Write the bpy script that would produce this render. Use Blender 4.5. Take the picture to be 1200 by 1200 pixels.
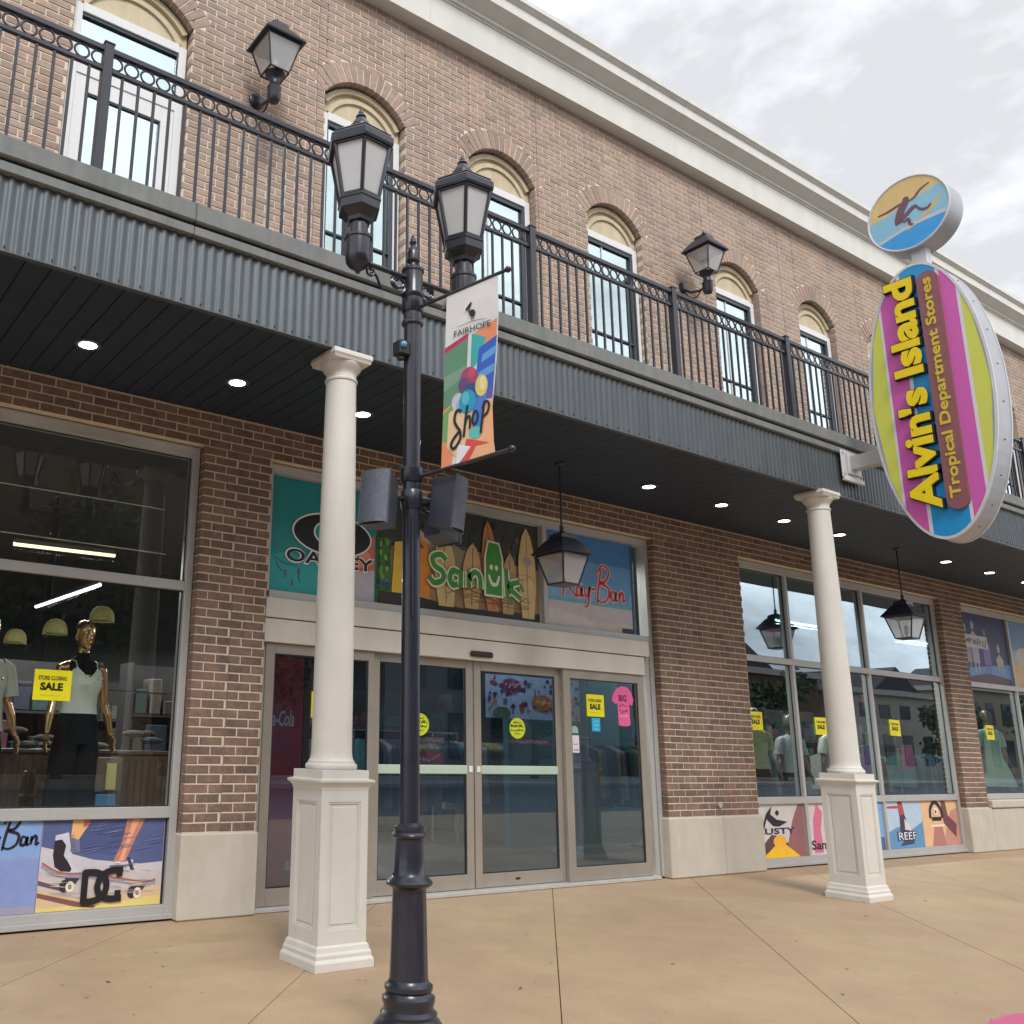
import bpy, bmesh, math, random
from mathutils import Vector, Matrix
from math import sin, cos, pi, radians
random.seed(7)
S = bpy.context.scene
for o in list(bpy.data.objects): bpy.data.objects.remove(o)
COL = S.collection

# ------------------------------------------------------------------ camera
YAW, PITCH, ROLL, FPX = 0.5706, 0.2469, 0.0251, 1077.69
F = Vector((sin(YAW)*cos(PITCH), cos(YAW)*cos(PITCH), sin(PITCH)))
RT = Vector((cos(YAW), -sin(YAW), 0)); UP = RT.cross(F)
CX = RT*cos(ROLL)+UP*sin(ROLL); CY = -RT*sin(ROLL)+UP*cos(ROLL)
CAMPOS = Vector((0, -6.72, 1.291))
cam = bpy.data.cameras.new("camera"); co = bpy.data.objects.new("camera", cam); COL.objects.link(co)
co.matrix_world = Matrix(((CX.x, CY.x, -F.x, CAMPOS.x), (CX.y, CY.y, -F.y, CAMPOS.y), (CX.z, CY.z, -F.z, CAMPOS.z), (0, 0, 0, 1)))
cam.sensor_width = 36; cam.lens = FPX/1200*36; cam.shift_x = 200/1200; cam.clip_end = 1500; cam.clip_start = 0.05
S.camera = co

# ------------------------------------------------------------------ sky
SUN_EL, SUN_AZ = 47, 200     # azimuth: direction the light comes from, clockwise from +y
w = bpy.data.worlds.new("World"); S.world = w; w.use_nodes = True
nt = w.node_tree; nt.nodes.clear(); N = nt.nodes.new; L = nt.links.new
out = N('ShaderNodeOutputWorld'); bg = N('ShaderNodeBackground'); L(bg.outputs[0], out.inputs[0])
sky = N('ShaderNodeTexSky'); sky.sky_type = 'NISHITA'; sky.sun_disc = False
sky.sun_elevation = radians(SUN_EL); sky.sun_rotation = radians(SUN_AZ)
bg.inputs[1].default_value = 0.1
tc = N('ShaderNodeTexCoord')
sep = N('ShaderNodeSeparateXYZ'); L(tc.outputs['Generated'], sep.inputs[0])
# cloud layer: project the view direction on a flat cloud deck
mz = N('ShaderNodeMath'); mz.operation = 'MAXIMUM'; mz.inputs[1].default_value = 0.0; L(sep.outputs[2], mz.inputs[0])
az = N('ShaderNodeMath'); az.operation = 'ADD'; az.inputs[1].default_value = 0.35; L(mz.outputs[0], az.inputs[0])
dx = N('ShaderNodeMath'); dx.operation = 'DIVIDE'; L(sep.outputs[0], dx.inputs[0]); L(az.outputs[0], dx.inputs[1])
dy = N('ShaderNodeMath'); dy.operation = 'DIVIDE'; L(sep.outputs[1], dy.inputs[0]); L(az.outputs[0], dy.inputs[1])
cb = N('ShaderNodeCombineXYZ'); L(dx.outputs[0], cb.inputs[0]); L(dy.outputs[0], cb.inputs[1])
n1 = N('ShaderNodeTexNoise'); n1.inputs['Scale'].default_value = 1.25; n1.inputs['Detail'].default_value = 7; n1.inputs['Roughness'].default_value = .6; n1.inputs['Distortion'].default_value = .3
mp1 = N('ShaderNodeMapping'); mp1.inputs['Location'].default_value = (5.7, -.08, 5); L(cb.outputs[0], mp1.inputs[0]); L(mp1.outputs[0], n1.inputs['Vector'])
r1 = N('ShaderNodeValToRGB'); L(n1.outputs['Fac'], r1.inputs[0])
r1.color_ramp.elements[0].position = .415; r1.color_ramp.elements[0].color = (4.35, 4.45, 4.65, 1)
r1.color_ramp.elements[1].position = .615; r1.color_ramp.elements[1].color = (10.8, 11.0, 11.4, 1)
n2 = N('ShaderNodeTexNoise'); n2.inputs['Scale'].default_value = .9; n2.inputs['Detail'].default_value = 5; n2.inputs['Roughness'].default_value = .5
mp = N('ShaderNodeMapping'); mp.inputs['Location'].default_value = (3.1, 1.7, 0); L(cb.outputs[0], mp.inputs[0]); L(mp.outputs[0], n2.inputs['Vector'])
r2 = N('ShaderNodeValToRGB'); L(n2.outputs['Fac'], r2.inputs[0])
r2.color_ramp.elements[0].position = .34; r2.color_ramp.elements[0].color = (0.25, 0.25, 0.25, 1)
r2.color_ramp.elements[1].position = .46; r2.color_ramp.elements[1].color = (1, 1, 1, 1)
mx = N('ShaderNodeMixRGB'); L(r2.outputs[0], mx.inputs[0]); L(sky.outputs[0], mx.inputs[1]); L(r1.outputs[0], mx.inputs[2])
L(mx.outputs[0], bg.inputs[0])
sl = bpy.data.lights.new("sun", 'SUN'); sl.energy = 1.4; sl.angle = radians(20); sl.color = (1.0, .975, .94)
so = bpy.data.objects.new("sun", sl); COL.objects.link(so)
sd = Vector((sin(radians(SUN_AZ))*cos(radians(SUN_EL)), cos(radians(SUN_AZ))*cos(radians(SUN_EL)), sin(radians(SUN_EL))))
so.rotation_euler = sd.to_track_quat('Z', 'Y').to_euler()
S.view_settings.view_transform = 'Standard'; S.view_settings.look = 'None'; S.view_settings.gamma = 1
S.view_settings.use_curve_mapping = False
S.view_settings.exposure = 0.82
S.render.engine = 'CYCLES'
S.cycles.max_bounces = 8; S.cycles.transparent_max_bounces = 16; S.cycles.glossy_bounces = 4

# ------------------------------------------------------------------ materials
M = {}
def lin(c):
    return tuple((v/255/12.92 if v/255 <= .04045 else ((v/255+.055)/1.055)**2.4) for v in c)
def mat(name, col, rough=.6, metal=0, var=.12, scale=6, bump=0, bscale=60, island=0, spec=.5, streak=None, alt=None, altscale=3, emit=0, coat=0):
    if name in M: return M[name]
    m = bpy.data.materials.new(name); m.use_nodes = True; M[name] = m
    nt = m.node_tree; b = nt.nodes['Principled BSDF']; N = nt.nodes.new; L = nt.links.new
    b.inputs['Roughness'].default_value = rough; b.inputs['Metallic'].default_value = metal
    b.inputs['Specular IOR Level'].default_value = spec; b.inputs['Coat Weight'].default_value = coat
    g = N('ShaderNodeNewGeometry')
    cur = None
    base = N('ShaderNodeRGB'); base.outputs[0].default_value = (*col, 1); cur = base.outputs[0]
    if alt:
        nz = N('ShaderNodeTexNoise'); nz.inputs['Scale'].default_value = altscale; nz.inputs['Detail'].default_value = 5; L(g.outputs['Position'], nz.inputs['Vector'])
        rp = N('ShaderNodeValToRGB'); rp.color_ramp.elements[0].position = .4; rp.color_ramp.elements[1].position = .62; L(nz.outputs['Fac'], rp.inputs[0])
        mm = N('ShaderNodeMixRGB'); L(rp.outputs[0], mm.inputs[0]); L(cur, mm.inputs[1]); mm.inputs[2].default_value = (*alt, 1); cur = mm.outputs[0]
    if var:
        nz = N('ShaderNodeTexNoise'); nz.inputs['Scale'].default_value = scale; nz.inputs['Detail'].default_value = 6; nz.inputs['Roughness'].default_value = .65; L(g.outputs['Position'], nz.inputs['Vector'])
        mr = N('ShaderNodeMapRange'); mr.inputs[1].default_value = .25; mr.inputs[2].default_value = .75; mr.inputs[3].default_value = 1-var; mr.inputs[4].default_value = 1+var; L(nz.outputs['Fac'], mr.inputs[0])
        vm = N('ShaderNodeVectorMath'); vm.operation = 'SCALE'; L(cur, vm.inputs[0]); L(mr.outputs[0], vm.inputs['Scale']); cur = vm.outputs[0]
    if streak:   # vertical run-off stains: stretched noise
        mpn = N('ShaderNodeMapping'); mpn.inputs['Scale'].default_value = (streak[0], streak[0], streak[1]); L(g.outputs['Position'], mpn.inputs[0])
        nz = N('ShaderNodeTexNoise'); nz.inputs['Scale'].default_value = 1; nz.inputs['Detail'].default_value = 5; L(mpn.outputs[0], nz.inputs['Vector'])
        mr = N('ShaderNodeMapRange'); mr.inputs[1].default_value = .35; mr.inputs[2].default_value = .7; mr.inputs[3].default_value = 0; mr.inputs[4].default_value = streak[2]; L(nz.outputs['Fac'], mr.inputs[0])
        mm = N('ShaderNodeMixRGB'); L(mr.outputs[0], mm.inputs[0]); L(cur, mm.inputs[1]); mm.inputs[2].default_value = (*streak[3], 1); cur = mm.outputs[0]
    if island:   # every brick its own shade
        oi = N('ShaderNodeObjectInfo'); ad = N('ShaderNodeMath'); ad.operation = 'ADD'; L(g.outputs['Random Per Island'], ad.inputs[0]); L(oi.outputs['Random'], ad.inputs[1])
        fr = N('ShaderNodeMath'); fr.operation = 'FRACT'; L(ad.outputs[0], fr.inputs[0])
        rp = N('ShaderNodeValToRGB'); L(fr.outputs[0], rp.inputs[0]); e = rp.color_ramp.elements
        e[0].position = 0; e[0].color = (1-island, 1-island*.95, 1-island*.8, 1)
        e[1].position = 1; e[1].color = (1+island*.8, 1+island*.65, 1+island*.55, 1)
        q = rp.color_ramp.elements.new(.5); q.color = (1, 1, 1, 1)
        q = rp.color_ramp.elements.new(.93); q.color = (1.0+island*.3, .98, .98, 1)
        mm = N('ShaderNodeMixRGB'); mm.blend_type = 'MULTIPLY'; mm.inputs[0].default_value = 1; L(cur, mm.inputs[1]); L(rp.outputs[0], mm.inputs[2]); cur = mm.outputs[0]
    L(cur, b.inputs['Base Color'])
    if emit:
        L(cur, b.inputs['Emission Color']); b.inputs['Emission Strength'].default_value = emit
    if bump:
        nz = N('ShaderNodeTexNoise'); nz.inputs['Scale'].default_value = bscale; nz.inputs['Detail'].default_value = 4; L(g.outputs['Position'], nz.inputs['Vector'])
        bp = N('ShaderNodeBump'); bp.inputs['Strength'].default_value = bump; bp.inputs['Distance'].default_value = .01; L(nz.outputs['Fac'], bp.inputs['Height']); L(bp.outputs[0], b.inputs['Normal'])
    return m
def glass(name, tint, refl, ior=1.5, rough=0.0, add=.04, rtint=(1, 1, 1), wave=0.0):
    m = bpy.data.materials.new(name); m.use_nodes = True; M[name] = m
    nt = m.node_tree; nt.nodes.clear(); N = nt.nodes.new; L = nt.links.new
    o = N('ShaderNodeOutputMaterial'); t = N('ShaderNodeBsdfTransparent'); t.inputs[0].default_value = (*tint, 1)
    g = N('ShaderNodeBsdfGlossy'); g.inputs['Roughness'].default_value = rough; g.inputs[0].default_value = (*rtint, 1)
    lw = N('ShaderNodeLayerWeight'); lw.inputs[0].default_value = .5      # Schlick term, the same on both faces of the pane
    pw = N('ShaderNodeMath'); pw.operation = 'POWER'; pw.inputs[1].default_value = 5; L(lw.outputs['Facing'], pw.inputs[0])
    f = N('ShaderNodeMath'); f.operation = 'MULTIPLY_ADD'; f.inputs[1].default_value = .96; f.inputs[2].default_value = .04; L(pw.outputs[0], f.inputs[0])
    mr = N('ShaderNodeMath'); mr.operation = 'MULTIPLY_ADD'; mr.use_clamp = True; mr.inputs[1].default_value = refl; mr.inputs[2].default_value = add; L(f.outputs[0], mr.inputs[0])
    mx = N('ShaderNodeMixShader'); L(mr.outputs[0], mx.inputs[0]); L(t.outputs[0], mx.inputs[1]); L(g.outputs[0], mx.inputs[2]); L(mx.outputs[0], o.inputs[0])
    if wave:
        ge = N('ShaderNodeNewGeometry'); nz = N('ShaderNodeTexNoise'); nz.inputs['Scale'].default_value = 1.1; nz.inputs['Detail'].default_value = 1; L(ge.outputs['Position'], nz.inputs['Vector'])
        bp = N('ShaderNodeBump'); bp.inputs['Strength'].default_value = wave; bp.inputs['Distance'].default_value = .02; L(nz.outputs['Fac'], bp.inputs['Height']); L(bp.outputs[0], g.inputs['Normal']); 
    return m
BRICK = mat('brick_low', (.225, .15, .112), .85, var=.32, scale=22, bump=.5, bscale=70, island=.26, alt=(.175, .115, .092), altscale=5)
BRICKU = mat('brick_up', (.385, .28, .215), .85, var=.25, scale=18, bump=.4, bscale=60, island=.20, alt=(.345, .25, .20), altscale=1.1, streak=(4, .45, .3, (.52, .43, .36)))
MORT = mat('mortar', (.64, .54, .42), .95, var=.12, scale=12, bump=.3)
MORTU = mat('mortar_up', (.70, .60, .47), .95, var=.12, scale=9, bump=.3)
STONE = mat('cast_stone', (.52, .485, .42), .8, var=.07, scale=5, bump=.12, bscale=90, alt=(.50, .46, .39), altscale=2.2, streak=(14, 3, .25, (.42, .34, .25)))
COLM = mat('column_paint', (.645, .625, .58), .5, var=.05, scale=4, bump=.05, bscale=90, streak=(9, 1.6, .22, (.52, .47, .39)))
STUCCO = mat('cornice_paint', (.70, .69, .645), .7, var=.04, scale=3, bump=.08, streak=(5, .6, .18, (.42, .40, .36)))
TYMP = mat('tan_stucco', (.62, .53, .37), .8, var=.08, scale=5, bump=.1, streak=(9, 1, .35, (.36, .27, .16)))
CAP = mat('balcony_cap', (.17, .18, .185), .75, var=.18, scale=4, bump=.15, alt=(.155, .18, .175), altscale=1.6, streak=(16, 1.5, .45, (.27, .26, .23)))
CORR = mat('corrugated_steel', (.085, .10, .115), .42, metal=.35, var=.15, scale=3, streak=(24, .7, .5, (.14, .155, .165)), bump=.03)
SOFF = mat('soffit_paint', (.018, .030, .050), .55, var=.15, scale=3)
IRON = mat('black_iron', (.018, .020, .034), .38, var=.2, scale=12, bump=.06, bscale=90, coat=.15)
POST = mat('post_enamel', (.016, .018, .030), .32, var=.25, scale=14, bump=.05, bscale=80, coat=.25)
ALU = mat('aluminium', (.47, .47, .465), .42, metal=.25, var=.06, scale=4, streak=(3, 2, .2, (.36, .36, .36)))
STEEL = mat('brushed_steel', (.38, .345, .30), .34, metal=.4, var=.10, scale=4, streak=(5, 1.2, .45, (.30, .275, .25)))
HEAD = mat('header_metal', (.66, .63, .56), .36, metal=.12, var=.06, scale=3, streak=(3.5, .8, .3, (.42, .38, .34)))
WHITE = mat('white_vinyl', (.74, .74, .75), .45, var=.04)
CREAMF = mat('cream_frame', (.52, .52, .50), .5, var=.06)
CONC = None
RUB = mat('black_rubber', (.02, .02, .022), .6, var=.1)
GL_SHOP = glass('shop_glass', (.92, .95, .95), 1.1, 1.5, add=.012, wave=.02)
GL_SHOP2 = glass('shop_glass_coated', (.82, .88, .90), 1.2, 1.5, add=.10, rtint=(.86, .94, 1.0), wave=.03)
GL_SHOPT = glass('shop_glass_sky', (.70, .78, .80), 1.5, 1.5, add=.30, rtint=(.80, .92, 1.0), wave=.03)
GL_UP = glass('low_e_glass', (.60, .70, .70), 1.3, 1.5, add=.56, rtint=(.80, .93, .95), wave=.04)
GL_DOOR = glass('door_glass', (.62, .68, .74), 1.4, 1.5, add=.10, rtint=(.70, .86, 1.0), wave=.02)
FROST = mat('frosted_pane', (.52, .52, .53), .28, var=.05, scale=4, spec=.5)
def clear(name='lantern_glass'):
    return glass(name, (.88, .88, .86), 1.3, 1.5, add=.10)
GL_LAN = clear()
_nt = GL_LAN.node_tree; _df = _nt.nodes.new('ShaderNodeBsdfDiffuse'); _df.inputs[0].default_value = (.62, .60, .57, 1); _m = _nt.nodes.new('ShaderNodeMixShader'); _m.inputs[0].default_value = .38
_o = [n for n in _nt.nodes if n.type == 'OUTPUT_MATERIAL'][0]; _src = _o.inputs[0].links[0].from_socket; _nt.links.new(_src, _m.inputs[1]); _nt.links.new(_df.outputs[0], _m.inputs[2]); _nt.links.new(_m.outputs[0], _o.inputs[0])
def flat(rgb, rough=.5, name=None):
    k = name or 'print_%02x%02x%02x' % tuple(rgb)
    return mat(k, lin(rgb), rough, var=.10, scale=7)
def glow(name, col, st):
    if name in M: return M[name]
    m = bpy.data.materials.new(name); m.use_nodes = True; M[name] = m
    b = m.node_tree.nodes['Principled BSDF']; b.inputs['Base Color'].default_value = (*col, 1); b.inputs['Emission Color'].default_value = (*col, 1); b.inputs['Emission Strength'].default_value = st
    return m

# ------------------------------------------------------------------ mesh builder
class MB:
    def __init__(s): s.v = []; s.f = []; s.m = []; s.mi = 0; s.sm = []; s.smooth = False; s.X = None
    def add(s, vs, fs):
        n = len(s.v)
        s.v += [tuple(s.X @ Vector(p)) for p in vs] if s.X is not None else [tuple(p) for p in vs]
        for f in fs: s.f.append([i+n for i in f]); s.m.append(s.mi); s.sm.append(s.smooth)
        return s
    def box(s, x0, x1, y0, y1, z0, z1):
        return s.add([(x0,y0,z0),(x1,y0,z0),(x1,y1,z0),(x0,y1,z0),(x0,y0,z1),(x1,y0,z1),(x1,y1,z1),(x0,y1,z1)],
                     [(0,3,2,1),(4,5,6,7),(0,1,5,4),(1,2,6,5),(2,3,7,6),(3,0,4,7)])
    def cbox(s, x0, x1, y0, y1, z0, z1, c=.004):   # chamfered box
        vs = []; 
        for z, d in ((z0, c), (z0+c, 0), (z1-c, 0), (z1, c)):
            for (x, sx, y, sy) in ((x0, 1, y0, 1), (x1, -1, y0, 1), (x1, -1, y1, -1), (x0, 1, y1, -1)):
                # two verts per corner (octagon section)
                a = (x+sx*(d+c), y+sy*d, z); b = (x+sx*d, y+sy*(d+c), z)
                vs += [b, a] if (sx == 1) == (sy == 1) else [a, b]
        fs = []
        for k in range(3):
            for i in range(8): fs.append((k*8+i, k*8+(i+1) % 8, k*8+8+(i+1) % 8, k*8+8+i))
        fs.append(tuple(range(7, -1, -1))); fs.append(tuple(range(24, 32)))
        return s.add(vs, fs)
    def brick(s, x0, x1, yf, yb, z0, z1, c=.003, jit=0):
        j = random.uniform(-jit, jit); yf += j
        return s.add([(x0,yb,z0),(x1,yb,z0),(x1,yb,z1),(x0,yb,z1),(x0,yf+c,z0),(x1,yf+c,z0),(x1,yf+c,z1),(x0,yf+c,z1),
                      (x0+c,yf,z0+c),(x1-c,yf,z0+c),(x1-c,yf,z1-c),(x0+c,yf,z1-c)],
                     [(0,1,5,4),(1,2,6,5),(2,3,7,6),(3,0,4,7),(4,5,9,8),(5,6,10,9),(6,7,11,10),(7,4,8,11),(8,9,10,11)])
    def prism(s, pts, a0, a1, plane='xz'):
        n = len(pts)
        def P(p, a): return (p[0], a, p[1]) if plane == 'xz' else ((a, p[0], p[1]) if plane == 'yz' else (p[0], p[1], a))
        return s.add([P(p, a0) for p in pts]+[P(p, a1) for p in pts],
                     [tuple(range(n)), tuple(range(2*n-1, n-1, -1))]+[(i, i+n, (i+1) % n+n, (i+1) % n) for i in range(n)])
    def lathe(s, prof, cx, cy, n=24, rot=0, sx=1, sy=1, ax='z', cz=0):
        vs = []
        for r, z in prof:
            for i in range(n):
                a = rot+2*pi*i/n
                if ax == 'z': vs.append((cx+r*cos(a)*sx, cy+r*sin(a)*sy, z))
                elif ax == 'y': vs.append((cx+r*cos(a), z, cz+r*sin(a)))
                else: vs.append((z, cy+r*cos(a), cz+r*sin(a)))
        fs = []
        for k in range(len(prof)-1):
            for i in range(n): fs.append((k*n+i, k*n+(i+1) % n, k*n+n+(i+1) % n, k*n+n+i))
        fs.append(tuple(range(n-1, -1, -1))); fs.append(tuple(range((len(prof)-1)*n, len(prof)*n)))
        return s.add(vs, fs)
    def sq(s, prof, cx, cy, rot=0):   # square section with profile half-widths
        return s.lathe([(r*math.sqrt(2), z) for r, z in prof], cx, cy, 4, pi/4+rot)
    def tube(s, pts, r, n=8, cap=True):
        P = [Vector(p) for p in pts]; R = r if isinstance(r, (list, tuple)) else [r]*len(P)
        vs = []; ref = None
        for i, p in enumerate(P):
            t = (P[min(i+1, len(P)-1)]-P[max(i-1, 0)]).normalized()
            if ref is None:
                ref = Vector((0, 0, 1)) if abs(t.z) < .9 else Vector((1, 0, 0))
            u = (ref - t*ref.dot(t)).normalized(); ref = u; w2 = t.cross(u)
            for k in range(n):
                a = 2*pi*k/n+pi/n; vs.append(tuple(p+(u*cos(a)+w2*sin(a))*R[i]))
        fs = []
        for i in range(len(P)-1):
            for k in range(n): fs.append((i*n+k, i*n+(k+1) % n, i*n+n+(k+1) % n, i*n+n+k))
        if cap: fs.append(tuple(range(n-1, -1, -1))); fs.append(tuple(range((len(P)-1)*n, len(P)*n)))
        return s.add(vs, fs)
    def ball(s, c, r, n=12, m=8, sc=(1, 1, 1)):
        prof = [(max(1e-4, sin(pi*i/m))*r, -cos(pi*i/m)*r) for i in range(m+1)]
        vs = []
        for rr, z in prof:
            for i in range(n):
                a = 2*pi*i/n; vs.append((c[0]+rr*cos(a)*sc[0], c[1]+rr*sin(a)*sc[1], c[2]+z*sc[2]))
        fs = [(k*n+i, k*n+(i+1) % n, k*n+n+(i+1) % n, k*n+n+i) for k in range(m) for i in range(n)]
        return s.add(vs, fs)
    def torus(s, c, R, r, n=20, m=6, ax='y'):
        vs = []
        for i in range(n):
            a = 2*pi*i/n
            for k in range(m):
                b = 2*pi*k/m; rr = R+r*cos(b); h = r*sin(b)
                if ax == 'y': vs.append((c[0]+rr*cos(a), c[1]+h, c[2]+rr*sin(a)))
                elif ax == 'z': vs.append((c[0]+rr*cos(a), c[1]+rr*sin(a), c[2]+h))
                else: vs.append((c[0]+h, c[1]+rr*cos(a), c[2]+rr*sin(a)))
        fs = [(i*m+k, i*m+(k+1) % m, ((i+1) % n)*m+(k+1) % m, ((i+1) % n)*m+k) for i in range(n) for k in range(m)]
        return s.add(vs, fs)
    def mesh(s, name, mats):
        me = bpy.data.meshes.new(name); me.from_pydata(s.v, [], s.f)
        for m in (mats if isinstance(mats, (list, tuple)) else [mats]): me.materials.append(m)
        me.polygons.foreach_set('material_index', s.m)
        me.polygons.foreach_set('use_smooth', s.sm)
        bm = bmesh.new(); bm.from_mesh(me); bmesh.ops.recalc_face_normals(bm, faces=bm.faces); bm.to_mesh(me); bm.free()
        if any(s.sm): me.set_sharp_from_angle(angle=radians(38))
        me.update(); return me
    def build(s, name, mats, parent=None, **kw):
        return link(name, s.mesh(name, mats), parent, **kw)
def link(name, me, parent=None, loc=None, label=None, cat=None, group=None, kind=None):
    o = bpy.data.objects.new(name, me); COL.objects.link(o)
    if parent is not None:
        o.parent = parent; o.matrix_parent_inverse = parent_inv(parent)
    if loc is not None: o.location = loc
    if label: o['label'] = label
    if cat: o['category'] = cat
    if group: o['group'] = group
    if kind: o['kind'] = kind
    return o
def world_of(o):
    m = Matrix.LocRotScale(o.location, o.rotation_euler, o.scale)
    if o.parent is not None: m = world_of(o.parent) @ o.matrix_parent_inverse @ m
    return m
def parent_inv(p): return world_of(p).inverted()
def thing(name, loc, label, cat, group=None, kind=None):
    o = bpy.data.objects.new(name, None); COL.objects.link(o); o.location = loc; o.empty_display_size = .2
    o['label'] = label
    if cat: o['category'] = cat
    if group: o['group'] = group
    if kind: o['kind'] = kind
    return o
def copy_tree(o, dloc=None, parent=None, label=None, scale=None):
    c = o.copy(); COL.objects.link(c)
    if parent is not None:
        mpi = o.matrix_parent_inverse.copy(); c.parent = parent; c.matrix_parent_inverse = mpi
    for ch in [q for q in bpy.data.objects if q.parent == o and q != c]:
        copy_tree(ch, parent=c)
    if dloc is not None: c.location = Vector(c.location)+Vector(dloc)
    if label: c['label'] = label
    return c

# flat print / lettering on a plane: local metres (u right, v up, n towards the viewer)
class Art:
    def __init__(s, O, U, V, Nn):
        s.O = Vector(O); s.U = Vector(U).normalized(); s.V = Vector(V).normalized(); s.N = Vector(Nn).normalized(); s.mb = MB(); s.mats = []; s.lv = 0
    def P(s, u, v, n): return tuple(s.O+s.U*u+s.V*v+s.N*n)
    def mi(s, col):
        m = col if isinstance(col, bpy.types.Material) else flat(col)
        if m not in s.mats: s.mats.append(m)
        s.mb.mi = s.mats.index(m)
    def poly(s, pts, col, n=None, th=0):
        s.mi(col)
        if n is None: s.lv += .00015; n = s.lv
        k = len(pts)
        if th:
            s.mb.add([s.P(u, v, n) for u, v in pts]+[s.P(u, v, n+th) for u, v in pts],
                     [tuple(range(k)), tuple(range(2*k-1, k-1, -1))]+[(i, i+k, (i+1) % k+k, (i+1) % k) for i in range(k)])
        else: s.mb.add([s.P(u, v, n) for u, v in pts], [tuple(range(k))])
        return s
    def rect(s, a, b, c, d, col, n=None, th=0): return s.poly([(a, b), (c, b), (c, d), (a, d)], col, n, th)
    def ell(s, u, v, ru, rv, col, n=None, th=0, k=28, rot=0):
        pts = []
        for i in range(k):
            a = 2*pi*i/k; x = ru*cos(a); y = rv*sin(a); pts.append((u+x*cos(rot)-y*sin(rot), v+x*sin(rot)+y*cos(rot)))
        return s.poly(pts, col, n, th)
    def stroke(s, pts, w, col, n=None, taper=True, th=0):
        s.mi(col)
        if n is None: s.lv += .00015; n = s.lv
        P = [Vector((p[0], p[1])) for p in pts]; Q = []
        for i in range(len(P)-1):     # catmull-rom
            p0 = P[max(i-1, 0)]; p1 = P[i]; p2 = P[i+1]; p3 = P[min(i+2, len(P)-1)]
            for k in range(6):
                t = k/6; Q.append(.5*((2*p1)+(p2-p0)*t+(2*p0-5*p1+4*p2-p3)*t*t+(3*p1-p0-3*p2+p3)*t**3))
        Q.append(P[-1]); m = len(Q); vs = []
        for i, q in enumerate(Q):
            t = (Q[min(i+1, m-1)]-Q[max(i-1, 0)]); t = t.normalized() if t.length else Vector((1, 0)); nn = Vector((-t.y, t.x))
            ww = w*(.5 if not taper else .5*(.55+.45*sin(pi*min(1, max(0, (i+.5)/m)))))
            vs += [s.P(*(q+nn*ww), n), s.P(*(q-nn*ww), n)]
        s.mb.add(vs, [(2*i, 2*i+1, 2*i+3, 2*i+2) for i in range(m-1)])
        return s
    def text(s, txt, u0, v0, u1, v1, col, bold=0.0, n=None, th=0, rot90=False, shear=0, rot=0, keep=False):
        if n is None: s.lv += .00015; n = s.lv
        vs, fs = glyphs(txt, bold, shear)
        xs = [p[0] for p in vs]; ys = [p[1] for p in vs]; x0, x1, y0, y1 = min(xs), max(xs), min(ys), max(ys)
        s.mi(col); pts = []
        for x, y in vs:
            a = (x-x0)/(x1-x0); b = (y-y0)/(y1-y0)
            if rot90: u = u1-b*(u1-u0); v = v0+a*(v1-v0)     # reads bottom to top
            else: u = u0+a*(u1-u0); v = v0+b*(v1-v0)
            if rot:
                cu, cv = (u0+u1)/2, (v0+v1)/2; du, dv = u-cu, v-cv; u = cu+du*cos(rot)-dv*sin(rot); v = cv+du*sin(rot)+dv*cos(rot)
            pts.append((u, v))
        if th:
            k = len(pts)
            # boundary edges give the side walls
            cnt = {}
            for f in fs:
                for i in range(len(f)):
                    e = (f[i], f[(i+1) % len(f)]); cnt[tuple(sorted(e))] = cnt.get(tuple(sorted(e)), 0)+1
            s.mb.add([s.P(u, v, n) for u, v in pts]+[s.P(u, v, n+th) for u, v in pts],
                     [tuple(i+k for i in f) for f in fs]+[(a, b, b+k, a+k) for (a, b), c in cnt.items() if c == 1])
        else: s.mb.add([s.P(u, v, n) for u, v in pts], fs)
        return s
    def build(s, name, parent=None, **kw): 
        o = link(name, s.mb.mesh_raw(name, s.mats), parent, **kw); return o
def mesh_raw(s, name, mats):
    me = bpy.data.meshes.new(name); me.from_pydata(s.v, [], s.f)
    for m in mats: me.materials.append(m)
    me.polygons.foreach_set('material_index', s.m); me.update(); return me
MB.mesh_raw = mesh_raw
GC = {}
def glyphs(txt, bold, shear):
    k = (txt, bold, shear)
    if k not in GC:
        c = bpy.data.curves.new('txt', 'FONT'); c.body = txt; c.offset = bold; c.shear = shear; c.resolution_u = 3; c.fill_mode = 'FRONT' if hasattr(c, 'fill_mode') else c.fill_mode
        o = bpy.data.objects.new('txt', c); me = bpy.data.meshes.new_from_object(o)
        vs = [(v.co.x, v.co.y) for v in me.vertices]; fs = [tuple(p.vertices) for p in me.polygons]
        # merge doubled vertices so only true outlines stay open
        mp = {}; idx = []; nv = []
        for p in vs:
            kk = (round(p[0], 5), round(p[1], 5))
            if kk not in mp: mp[kk] = len(nv); nv.append(p)
            idx.append(mp[kk])
        nf = []
        for f in fs:
            g = []
            for i in f:
                if not g or idx[i] != g[-1]: g.append(idx[i])
            if len(g) > 1 and g[0] == g[-1]: g.pop()
            if len(g) >= 3: nf.append(tuple(g))
        GC[k] = (nv, nf); bpy.data.objects.remove(o); bpy.data.curves.remove(c)
    return GC[k]
def wallart(x, z, y): return Art((x, y, z), (1, 0, 0), (0, 0, 1), (0, -1, 0))

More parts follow.
